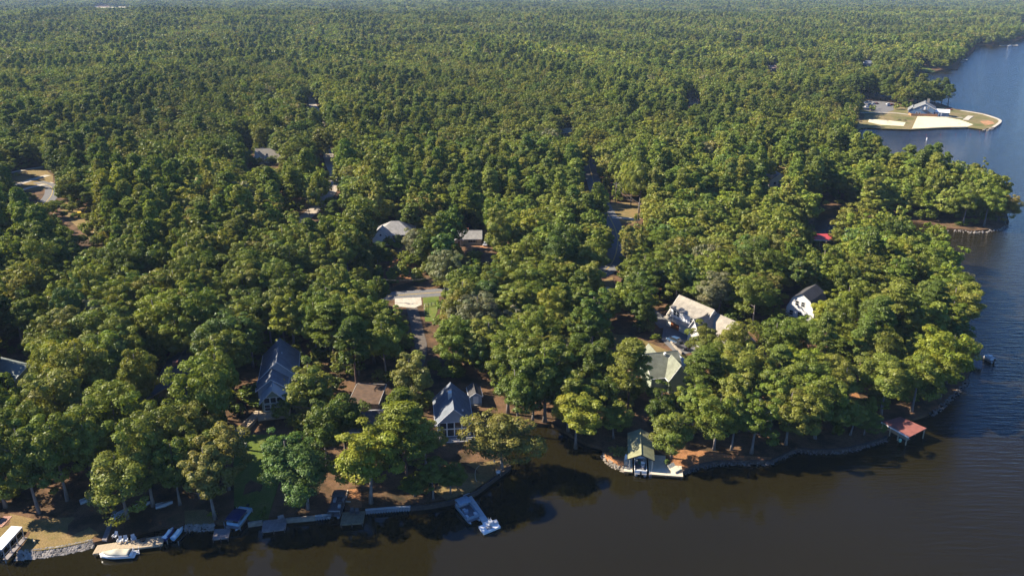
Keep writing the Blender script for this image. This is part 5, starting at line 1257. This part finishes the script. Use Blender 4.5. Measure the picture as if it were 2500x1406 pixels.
dock('small_dock', 'tiny dock on the inlet behind the pines', [(2338,150.5),(2354,151),(2354,149.6),(2338,149)], m=WOODP, bw=.8)
p = at(2465, 114); pontoon('pontoon_boat', 'tiny white boat moored at the far right dock', (p[0], p[1], .1), R(0), 7, 2.6, WHITE, WHITEROOF)
p = at(2400, 862); pontoon('pontoon_boat', 'small pale boat off the end of the right shore dock', (p[0]-1, p[1]-4.5, .1), R(100), 3.8, 1.6, WHITE, None)
for k in range(5):
    p = gp(1496+9*k, 1101+(k % 2)*10); bush('straw_shrub', ['low bronze shrub, leftmost on the straw bank', 'low bronze shrub, second on the straw bank', 'low bronze shrub, middle of the straw bank', 'low bronze shrub, fourth on the straw bank', 'low bronze shrub next to the boathouse'][k], p, 1.1, 1.1, 'bronze', 'shrub', 20+k)
for u, v, r_, c_, t in ((520,1262,.9,'yellow-green','small bright shrub at the small dock corner'),(640,1258,1.0,'dark green','low dark shrub at the lawn edge above the square dock'),(2130,270,3.0,'green','round green tree shape at the parking lot corner'),(2188,268,3.4,'olive','round olive shrub right of the parking lot'),(2212,268,4.2,'green','round green shrub left of the clubhouse')):
    bush('shrub', t, gp(u, v), r_, r_*1.5, c_, 'shrub', int(u))
t = slab(None, 'grit_bin', 0, .9, 0, .7, 0, 1.0, OFFWHITE); t.location = gp(591, 1093); tag(t, 'small pale box at the top of the green lawn', 'box')
# windows through the canopy: something in the photograph is seen here, so no nearer crown may cover it
WIN = [  # u0, v0, u1, v1 (photo pixels), v of the thing's foot
 (0,845,70,935,950),(385,850,455,985,1000),(618,832,724,905,960),(612,905,665,1030,1040),(580,1000,625,1060,1062),(863,940,936,1000,1010),
 (835,1003,930,1035,1045),(1062,940,1148,1056,1070),(1140,935,1164,972,985),(1580,848,1665,930,960),(1605,935,1645,960,975),(1625,725,1742,800,815),
 (1742,752,1785,785,800),(1630,800,1692,860,866),(1807,810,1834,835,842),(1928,706,1968,770,782),(916,532,1000,566,600),(916,560,985,598,606),
 (1136,554,1186,604,606),(614,338,672,402,404),(30,440,110,462,464),(35,408,105,424,426),(195,535,250,600,604),(966,708,1068,745,748),(1010,745,1062,835,840),(2092,246,2440,318,320),(1982,570,2040,590,600),
 (2010,512,2038,565,585),(772,335,812,395,400),(795,425,828,470,475),(735,505,788,532,540),(748,236,775,262,266),(1475,600,1510,700,705),
 (1488,500,1560,545,548),(1436,402,1462,440,445),(1492,545,1512,600,605),(1530,1075,1600,1170,1175),(2165,1022,2260,1080,1085),
 (1495,820,1570,850,868),(95,405,128,480,485),(150,490,205,530,534),(690,500,780,520,530),(590,1062,690,1130,1140),(585,1130,650,1265,1270),
 (1683,222,1700,250,252),(1378,314,1394,328,330),(1876,154,1896,168,172),(2110,148,2126,158,160),(1793,78,1812,100,104),
 (1872,428,1905,448,455),(2250,162,2284,177,178),(995,600,1030,680,690),(2330,135,2350,160,160),(2384,100,2485,113,114),
 (750,238,775,252,255),(1134,555,1190,604,606),(228,13,318,18.5,19.5),(1095,1130,1245,1165,1170),(2355,860,2398,915,920)]
WINC = []
for u0, v0, u1, v1, vf in WIN:
    p = gp((u0+u1)/2, min(vf, 1380)) ; WINC.append((u0, v0, u1, v1, p.y, (u0, v0, u1, v1, vf)))

HAND = [ # u, v of the foot, height, crown radius, pine?, colour, leaning
 (15,1238,18,5,0,'green'),(96,1252,20,5,0,'green'),(165,1222,19,5,0,'green'),(236,1205,17,4.5,0,'olive'),(312,1266,15,5.4,0,'olive'),
 (374,1235,19,5,0,'olive'),(440,1232,15,4.2,0,'green'),(488,1215,15,4.2,0,'green'),(526,1266,17,5,0,'bronze'),(560,1196,15,4,0,'bronze'),(715,1236,15.5,5,0,'blue-green'),
 (752,1243,14.5,4.8,0,'blue-green'),(800,1150,16,4.5,0,'dark green'),(905,1228,17,6,0,'yellow-green'),(996,1202,18.5,5.0,1,'olive'),(1012,1212,5,2.6,0,'green'),
 (1058,1218,9,3.2,0,'olive'),(1226,1148,13.5,5.6,0,'bronze'),(522,1085,20,5.6,0,'green'),(548,990,20,6.2,0,'green'),(300,1112,18,5.4,0,'green'),
 (165,1092,19,6,0,'olive'),(30,1105,17,5,0,'dark green'),(430,1142,15,5,0,'green'),(768,1062,19,6.2,0,'olive'),
 (872,955,20,5,1,'dark green'),(820,900,19,5.2,1,'pine green'),(1008,1012,17,5,0,'bronze'),(1240,1010,20,6.6,0,'green'),(1330,1030,20,6.5,0,'green'),
 (1405,1090,14.0,5.4,0,'yellow-green'),(1270,1055,17,5.5,0,'dark green'),(1498,1070,10,3.9,0,'olive'),(1532,1014,20,4.9,1,'olive'),(1638,1118,12.5,4.6,0,'green'),
 (1714,1012,17,5.0,1,'pine green'),(1742,1098,15,5.2,0,'green'),(1785,1098,15,4.6,0,'olive'),(1834,1106,16,5.6,0,'green'),(1918,1086,15,5.6,0,'olive'),(1990,1070,16,6,0,'green'),
 (2075,1062,9,4,0,'olive'),(2150,1012,16,6,0,'olive'),(2225,1005,17,5.5,0,'green'),(2292,972,20,7,0,'yellow-green'),(2345,905,10,3.8,0,'orange'),(2345,745,12,4.2,0,'grey-brown'),
 (2452,548,14,4.4,0,'orange'),(2402,552,18,6.2,0,'green'),(2350,550,18,5.5,0,'green'),(1795,990,18,6,0,'olive'),(1718,882,12,4.2,0,'olive'),
 (1440,870,20,6.8,0,'dark green'),(1375,700,21,7.5,0,'dark green'),(1250,930,18,5.6,0,'green'),(1105,905,17,5,0,'green'),(1452,985,19,5.5,0,'dark green'),
 (1560,810,16,5.5,0,'dark green'),(1792,902,15,4.6,0,'olive'),(1888,908,16,5.5,0,'green'),(2020,860,17,5,0,'olive'),(1016,642,14,4,0,'grey-brown'),(1065,640,19,6.5,0,'green'),
 (925,655,10,4.6,0,'dark green'),(1530,690,20,3.4,1,'bronze'),(1885,790,11,3,1,'dark green'),(590,670,20,5.5,1,'olive'),(680,640,17,5,0,'green'),(815,546,10,3.4,1,'dark green'),
 (880,560,16,4.4,0,'yellow-green'),(160,800,17,4.5,0,'yellow-green'),(95,860,18,6,0,'green'),(1222,640,22,5,0,'olive'),(1560,520,24,4.4,0,'olive'),(1590,525,23,4.4,0,'olive'),(1540,505,22,3.6,0,'yellow-green'),
 (845,1120,15,4.6,0,'dark green'),(985,1150,18,4.5,1,'pine green'),(1040,1138,10,3.4,0,'olive'),(232,1165,18,5,0,'green'),(402,1172,17,5,0,'green'),(60,1180,18,5,0,'green'),(480,1150,16,4.5,0,'olive'),(1300,1032,15,5,0,'dark green'),
 (1388,1052,15,5.4,0,'green'),(1448,1040,14,4.6,0,'dark green'),(1612,1060,13,4.2,0,'dark green'),(1690,1062,15,5,0,'green'),(1790,1052,17,5.5,0,'olive'),(1880,1047,16,5,0,'green'),(1950,1032,17,5.5,0,'green'),(2040,1012,15,5,0,'olive'),
 (1100,1205,7,2.6,0,'green'),(2110,1062,7,3,0,'green'),(2310,935,13,5,0,'green'),(2003,842,16,5.2,0,'yellow-green'),(2044,606,9,3.4,0,'olive')]

HAND += [(2100+16.5*i, 243.5+0.2*i+max(0, i-8)*2.6, 21+3*math.sin(i*2.3), 5.0, 1, 'pine green') for i in range(14)]
# spots that stand in full sun: photo pixel and height above ground
SUNNY = [(at_u, at_v, z) for at_u, at_v, z in ((1690,775,7),(1655,760,7),(1720,790,6),(1615,890,6),(1640,900,6),(1590,880,6),(958,575,6),(975,580,6),(930,590,5),(1150,590,4),(1160,598,2),(640,385,6),(655,390,6),(630,370,6),(625,385,5),(650,360,7),(635,395,3),(1945,760,5),(1965,770,5),(1950,750,4),(800,360,.5),(792,342,.5),(816,442,.5),(822,464,.5),(780,300,.5),
  (1010,718,0.5),(1040,720,0.5),(980,722,.5),(1000,740,.5),(1045,755,.5),(1525,515,.5),(1540,530,.5),(1150,1150,.5),(1180,1145,.5),(1120,1165,.5),(865,1215,.5),(862,1232,.5),(340,1320,1),(380,1315,1),(90,1320,.5),(40,1275,.5),(1510,1115,.5),
  (1560,1140,3),(1090,1010,6),(1085,990,6),(2010,590,4),(1495,660,.5),(480,1265,.5),(640,1080,.5),(630,1110,.5),(615,1150,.5),(1820,832,4),(30,900,5),(15,905,5),(1000,745,.5),(800,380,.5),(805,455,.5),(770,520,.5),(100,430,.5),(90,450,.5),(115,470,.5),(170,510,.5),(60,417,.5),(60,447,.5),(190,515,.5),(225,560,.5),
  (1540,835,.5),(1590,850,.5),(670,880,7),(1890,440,5),(1900,410,1),(2080,960,.5),(1760,1115,.5),(1700,1115,.5),(1240,700,.5),(2130,300,.5),(2120,260,1),(2150,262,1),(2100,300,.5),(2105,255,1),(2135,253,1),(2170,258,1),(2160,271,1),(2112,270,1),(2125,305,.5),(2110,295,.5),(2098,262,1))]
SUNP = []
for u_, v_, z_ in SUNNY: q = gp(u_, v_); SUNP.append((q.x, q.y, q.z+z_))
def shades(X, Y, Z, h, r):
    bad = np.zeros(len(X), bool); cz = Z+h*0.6; d = np.array(-L_DIR)
    for px_, py_, pz_ in SUNP:
        vx, vy, vz = X-px_, Y-py_, cz-pz_; t = vx*d[0]+vy*d[1]+vz*d[2]
        e2 = (vx-t*d[0])**2+(vy-t*d[1])**2+((vz-t*d[2])/1.35)**2
        bad |= (t > 0) & (t < 60) & (e2 < (r*0.92)**2)
    return bad
LOOSE = {(30,440,110,462,464),(35,408,105,424,426),(195,535,250,600,604),(1872,428,1905,448,455),(772,335,812,395,400),(795,425,828,470,475),(735,505,788,532,540),(748,236,775,262,266),(1475,600,1510,700,705),(1492,545,1512,600,605),(995,600,1030,680,690),(690,500,780,520,530),(2010,512,2038,565,585)}
TREES = []       # x, y, z, h, r, pine, colour
for u, v, h, r, p, c in HAND:
    q = gp(u, v); k = 1.0 if v < 1030 or u > 1390 else 1.1; TREES.append((q.x, q.y, q.z, h*k, r*k*(1.04 if k > 1 else 1), p, c))

def scatter(y0, y1, s, seed, hand=True):
    g = np.random.default_rng(seed)
    xm = 0.76*y1+130
    X, Y = np.meshgrid(np.arange(-xm, xm, s), np.arange(y0, y1, s*0.9))
    X[1::2] += s/2
    X = X.ravel()+g.uniform(-.36, .36, X.size)*s; Y = Y.ravel()+g.uniform(-.36, .36, Y.size)*s
    k = np.abs(X) < 0.74*Y+110; X, Y = X[k], Y[k]
    k = inside(LAND_POLY, X, Y); X, Y = X[k], Y[k]
    d = shore_dist(X, Y)
    k = d > 2.6+g.uniform(0, 2.5, X.size)
    front = (Y < 185) & (X > -100) & (X < 75)      # the open strip of the near shore: its trees are placed one by one
    k &= ~(front & (d < 11)) & ~((X < -82) & (Y < 160) & (d < 34))
    X, Y, d = X[k], Y[k], d[k]
    for P, mg in NO_TREE:
        x0, yy0 = P.min(0)-mg-1; x1, yy1 = P.max(0)+mg+1
        box = (X > x0) & (X < x1) & (Y > yy0) & (Y < yy1)
        if box.any():
            i = np.where(box)[0]
            bad = inside(P, X[i], Y[i])
            if mg > 0: bad |= line_dist(P, X[i], Y[i], True) < mg
            keepm = np.ones(len(X), bool); keepm[i[bad]] = False
            X, Y, d = X[keepm], Y[keepm], d[keepm]
    Z = height(X, Y, d)
    pine = (nz(X, Y, 130, 5)+0.5*nz(X, Y, 45, 6)+g.normal(0, .35, X.size)) > 0.52
    h = np.where(pine, g.uniform(17.0, 24.5, X.size), g.uniform(12.5, 20.5, X.size))
    h = h*(1+.14*nz(X, Y, 210, 14)+.08*nz(X, Y, 70, 15))
    small = g.random(X.size) < 0.12; h[small] *= 0.62
    r = np.where(pine, g.uniform(3.5, 5.0, X.size), g.uniform(4.0, 7.2, X.size))*np.where(small, .75, 1)
    # keep the windows clear
    ok = np.ones(X.size, bool)
    cu, cv = proj(X, Y, Z+h*0.62); tu, tv = proj(X, Y, Z+h); bu, bv = proj(X, Y, Z)
    dep = Y*CP-(Z-CAM_H)*SP
    rx = FPX*r/dep; ry = (bv-tv)*0.36
    for u0, v0, u1, v1, yy, key in WINC:
        k_ = 0.7 if key in LOOSE else 1.05
        ok &= ~((Y < yy+(-1.0 if key in LOOSE else 9.0 if yy < 450 else 12.0 if yy < 560 else 0.0)) & (cu > u0-rx*k_) & (cu < u1+rx*k_) & (cv > v0-ry*k_) & (cv < v1+ry*k_))
    if hand: ok &= ~shades(X, Y, Z, h, r)
    X, Y, Z, h, r, pine = (a[ok] for a in (X, Y, Z, h, r, pine))
    if hand:
        ok = np.ones(X.size, bool)
        for (hx, hy, hz_, hh, hr, *_r) in TREES: ok &= (X-hx)**2+(Y-hy)**2 > (hr*0.85+1.0)**2
        X, Y, Z, h, r, pine = (a[ok] for a in (X, Y, Z, h, r, pine))
    q = g.random(X.size)+0.25*nz(X, Y, 60, 8)
    names = np.array(['green', 'olive', 'yellow-green', 'dark green', 'bronze', 'blue-green', 'grey-brown'])
    ci = np.digitize(q, [0.40, 0.72, 0.82, 0.95, 1.03, 1.10])
    col = np.where(pine, np.where(g.random(X.size) < .7, 'pine green', 'olive'), names[ci])
    return X, Y, Z, h, r, pine, col
NEARX = scatter(60, 900, 6.8, 5)
for i in range(len(NEARX[0])):
    TREES.append(tuple(a[i] for a in NEARX))
# ------------------------------------------------------------------ individual trees and the woodland beyond
SC_B = [(m, H, 4.9) for m, H, low in B0]
def in_frame(x, y, z, h, pad=20):
    u, v = proj(x, y, z+h*0.6)
    return -pad < u < 2500+pad and -pad < v < 1406+60
rank = []
for i, t in enumerate(TREES):
    x, y, z, h, r = (float(k) for k in t[:5])
    if not in_frame(x, y, z, h): continue
    d2 = math.sqrt(x*x+y*y+(z-CAM_H)**2)
    rank.append((-(h*r)/(d2*d2) if i >= len(HAND) else -9, i))
rank.sort()
SINGLE = [i for _, i in rank[:300]]
single = set(SINGLE)
TREE_OBJ = []
def place_tree(i):
    x, y, z, h, r, pine, c = TREES[i]
    g = random.Random(9000+i)
    k = g.randrange(NP if pine else NB)
    cm, H, low = (P0 if pine else B0)[k]; tm = (TP if pine else TB)[k]
    sz = float(h)/H; sx = float(r)/(3.9 if pine else 4.9)
    o = thing('pine_tree' if pine else 'broadleaf_tree', None, None, (float(x), float(y), float(z)-0.1), g.uniform(0, 6.28))
    o.scale = (sx, sx, sz)
    cr = bpy.data.objects.new('crown', cm); COL.objects.link(cr); cr.parent = o
    tr = bpy.data.objects.new('trunk', tm); COL.objects.link(tr); tr.parent = o
    b = PAL[str(c)]; f = g.uniform(0.85, 1.15)
    cr['tint'] = [b[0]*f*g.uniform(.93, 1.07), b[1]*f, b[2]*f*g.uniform(.9, 1.1)]
    TREE_OBJ.append((o, i, str(c), bool(pine)))
for i in SINGLE: place_tree(i)

SRC = bpy.data.collections.new('tree_sources')       # not linked to the scene: only instanced by the woodland
def src(me, n):
    o = bpy.data.objects.new('source_%03d' % n, me); SRC.objects.link(o)
order = [m for m, *_ in B1]+[m for m, *_ in P1]+[m for m, *_ in B2]+[m for m, *_ in P2]
for n, me in enumerate(order): src(me, n)
def gn_tree():
    ng = bpy.data.node_groups.new('woodland', 'GeometryNodeTree')
    ng.interface.new_socket('Geometry', in_out='INPUT', socket_type='NodeSocketGeometry')
    ng.interface.new_socket('Geometry', in_out='OUTPUT', socket_type='NodeSocketGeometry')
    nd = ng.nodes; lk = ng.links
    gi = nd.new('NodeGroupInput'); go = nd.new('NodeGroupOutput')
    ip = nd.new('GeometryNodeInstanceOnPoints'); ci = nd.new('GeometryNodeCollectionInfo')
    ci.inputs['Collection'].default_value = SRC; ci.inputs['Separate Children'].default_value = True; ci.inputs['Reset Children'].default_value = True
    def na(name, t):
        a = nd.new('GeometryNodeInputNamedAttribute'); a.data_type = t; a.inputs[0].default_value = name; return a.outputs[0]
    mp = nd.new('GeometryNodeMeshToPoints')
    lk.new(gi.outputs[0], mp.inputs[0]); lk.new(mp.outputs[0], ip.inputs['Points'])
    lk.new(ci.outputs[0], ip.inputs['Instance']); ip.inputs['Pick Instance'].default_value = True
    lk.new(na('kind_index', 'INT'), ip.inputs['Instance Index'])
    cx = nd.new('ShaderNodeCombineXYZ'); lk.new(na('turn', 'FLOAT'), cx.inputs[2])
    er = nd.new('FunctionNodeEulerToRotation'); lk.new(cx.outputs[0], er.inputs[0]); lk.new(er.outputs[0], ip.inputs['Rotation'])
    lk.new(na('size', 'FLOAT_VECTOR'), ip.inputs['Scale'])
    lk.new(ip.outputs[0], go.inputs[0])
    return ng
NG = gn_tree()
def woodland(name, X, Y, Z, h, r, pine, col, far, label, seed, grow=1.0):
    g = np.random.default_rng(seed); n = len(X)
    me = bpy.data.meshes.new(name); me.vertices.add(n)
    me.vertices.foreach_set('co', np.stack([X, Y, Z-0.1], 1).astype(np.float32).ravel())
    base = (NB+NP) if far else 0
    idx = np.where(pine, base+NB+g.integers(0, NP, n), base+g.integers(0, NB, n)).astype(np.int32)
    a = me.attributes.new('kind_index', 'INT', 'POINT'); a.data.foreach_set('value', idx)
    a = me.attributes.new('turn', 'FLOAT', 'POINT'); a.data.foreach_set('value', g.uniform(0, 6.28, n).astype(np.float32))
    sx = np.where(pine, r/3.9, r/4.9)*grow; sz = np.where(pine, h/21.0, h/18.0)
    a = me.attributes.new('size', 'FLOAT_VECTOR', 'POINT'); a.data.foreach_set('vector', np.stack([sx, sx, sz], 1).astype(np.float32).ravel())
    base_c = np.array([PAL[str(c)] for c in col]); f = g.uniform(.84, 1.16, (n, 1))
    c4 = np.ones((n, 4), np.float32); c4[:, :3] = base_c*f*(1+.2*nz(X, Y, 170, 12)+.13*nz(X, Y, 430, 16))[:, None]*g.uniform(.93, 1.07, (n, 3))
    a = me.attributes.new('tint', 'FLOAT_COLOR', 'POINT'); a.data.foreach_set('color', c4.ravel())
    o = bpy.data.objects.new(name, me); COL.objects.link(o)
    md = o.modifiers.new('scatter', 'NODES'); md.node_group = NG
    tag(o, label, kind='stuff'); return o
rest = [t for i, t in enumerate(TREES) if i not in single]
A = [np.array([float(t[k]) for t in rest]) for k in range(5)]; pn = np.array([bool(t[5]) for t in rest]); cl = [t[6] for t in rest]
woodland('woodland', *A, pn, cl, False, 'mixed wood of broadleaf trees and pines closing over the land behind the shore', 1)
F1 = scatter(900, 2100, 9.4, 6, False)
F2 = scatter(2100, 3600, 14.0, 8, False); F3 = scatter(3600, 7000, 26.0, 9, False)
cat = [np.concatenate([F1[k], F2[k], F3[k]]) for k in range(7)]
gr = np.concatenate([np.full(len(F1[0]), 1.2), np.full(len(F2[0]), 1.75), np.full(len(F3[0]), 3.2)])
woodland('far_forest', *cat[:6], list(cat[6]), True, 'far forest canopy fading to blue at the top of the view', 2, gr)
# low shrubs and saplings fill the shade under the canopy
def understory():
    g = np.random.default_rng(77)
    X = g.uniform(-330, 420, 17000); Y = g.uniform(110, 520, 17000)
    k = inside(LAND_POLY, X, Y) & (np.abs(X) < 0.72*Y+60); X, Y = X[k], Y[k]
    d = shore_dist(X, Y); k = d > np.where((Y < 185) & (X > -100) & (X < 75), 16, 3); X, Y, d = X[k], Y[k], d[k]
    for P, mg in NO_TREE:
        b = inside(P, X, Y) | (line_dist(P, X, Y, True) < 1.2); X, Y, d = X[~b], Y[~b], d[~b]
    Z = height(X, Y, d); n = len(X)
    h = g.uniform(2.0, 6.0, n); r = g.uniform(1.2, 2.6, n)
    ok = np.ones(n, bool); cu, cv = proj(X, Y, Z+h*.6)
    for u0, v0, u1, v1, yy, _k in WINC: ok &= ~((Y < yy-1) & (cu > u0-12) & (cu < u1+12) & (cv > v0-14) & (cv < v1+14))
    X, Y, Z, h, r = (a[ok] for a in (X, Y, Z, h, r)); n = len(X)
    col = [['green', 'olive', 'dark green', 'bronze'][i] for i in g.choice(4, n, p=[.45, .3, .15, .1])]
    woodland('understory', X, Y, Z, h, r, np.zeros(n, bool), col, True, 'low saplings and shrubs in the shade of the wood', 3)
understory()
# ------------------------------------------------------------------ labels of the single trees
ORD = ['closest', 'second closest', 'third closest', 'fourth closest', 'fifth closest', 'sixth closest', 'seventh closest', 'eighth closest', 'ninth closest', 'tenth closest', 'eleventh closest', 'twelfth closest', 'thirteenth closest', 'fourteenth closest', 'fifteenth closest']
def landmarks():
    for ph, u, v in (('the green lawn', 630, 1150), ('the orange straw bank', 1505, 1115), ('the orange mulch bed', 863, 1215), ('the roadside lawn', 1050, 750), ('the roadside clearing', 1525, 520), ('the clay clearing', 700, 470),
                     ('the corner lawn', 80, 1310), ('the lower left rock bank', 180, 1335), ('the point with the grill', 1205, 1150), ('the hidden cove', 2020, 540), ('the wooded island point', 2440, 550), ('the small right shore dock', 2370, 885),
                     ('the bare strip at left', 210, 540), ('the pale pavements at left', 90, 440), ('the dark inlet right of the point', 1320, 1050), ('the straight road', 780, 500), ('the gravel drive', 1020, 830), ('the pale forecourt drive', 1540, 735),
                     ('the lake road bend', 1490, 640), ('the left frame edge', 0, 1000), ('the left frame edge below the middle', 0, 780), ('the sheet pile seawall', 940, 1243), ('the dry lawn', 1560, 850), ('the sunlit straw path', 2065, 990)):
        q = gp(u, v); LMK.append((ph, q.x, q.y))
landmarks()
groups = {}
WORD = {'pine green': 'deep green'}
for o, i, c, pine in TREE_OBJ:
    x, y = o.location.x, o.location.y; best = min(LMK, key=lambda L: (L[1]-x)**2+((L[2]-y)*.8)**2)
    u, v = proj(x, y, o.location.z); lu, lv = proj(best[1], best[2], zat(best[1], best[2]))
    rel = ('right of' if u > lu else 'left of') if abs(u-lu) > abs(v-lv)*1.3 else ('behind' if v < lv else 'in front of')
    groups.setdefault((c, pine, best[0], rel), []).append((math.hypot(x-best[1], y-best[2]), o))
for (c, pine, ph, rel), L in groups.items():
    L.sort(key=lambda t: t[0])
    for k, (d, o) in enumerate(L):
        kind = 'pine tree' if pine else 'broadleaf tree'
        lab = '%s %s %s %s' % (WORD.get(c, c), kind, rel, ph) if len(L) == 1 else '%s %s, %s one %s %s' % (WORD.get(c, c), kind, ORD[min(k, 14)], rel, ph)
        tag(o, lab, kind.split()[0]+' tree' if pine else 'tree', 'pines standing in the canopy' if pine else 'broadleaf trees of the canopy')
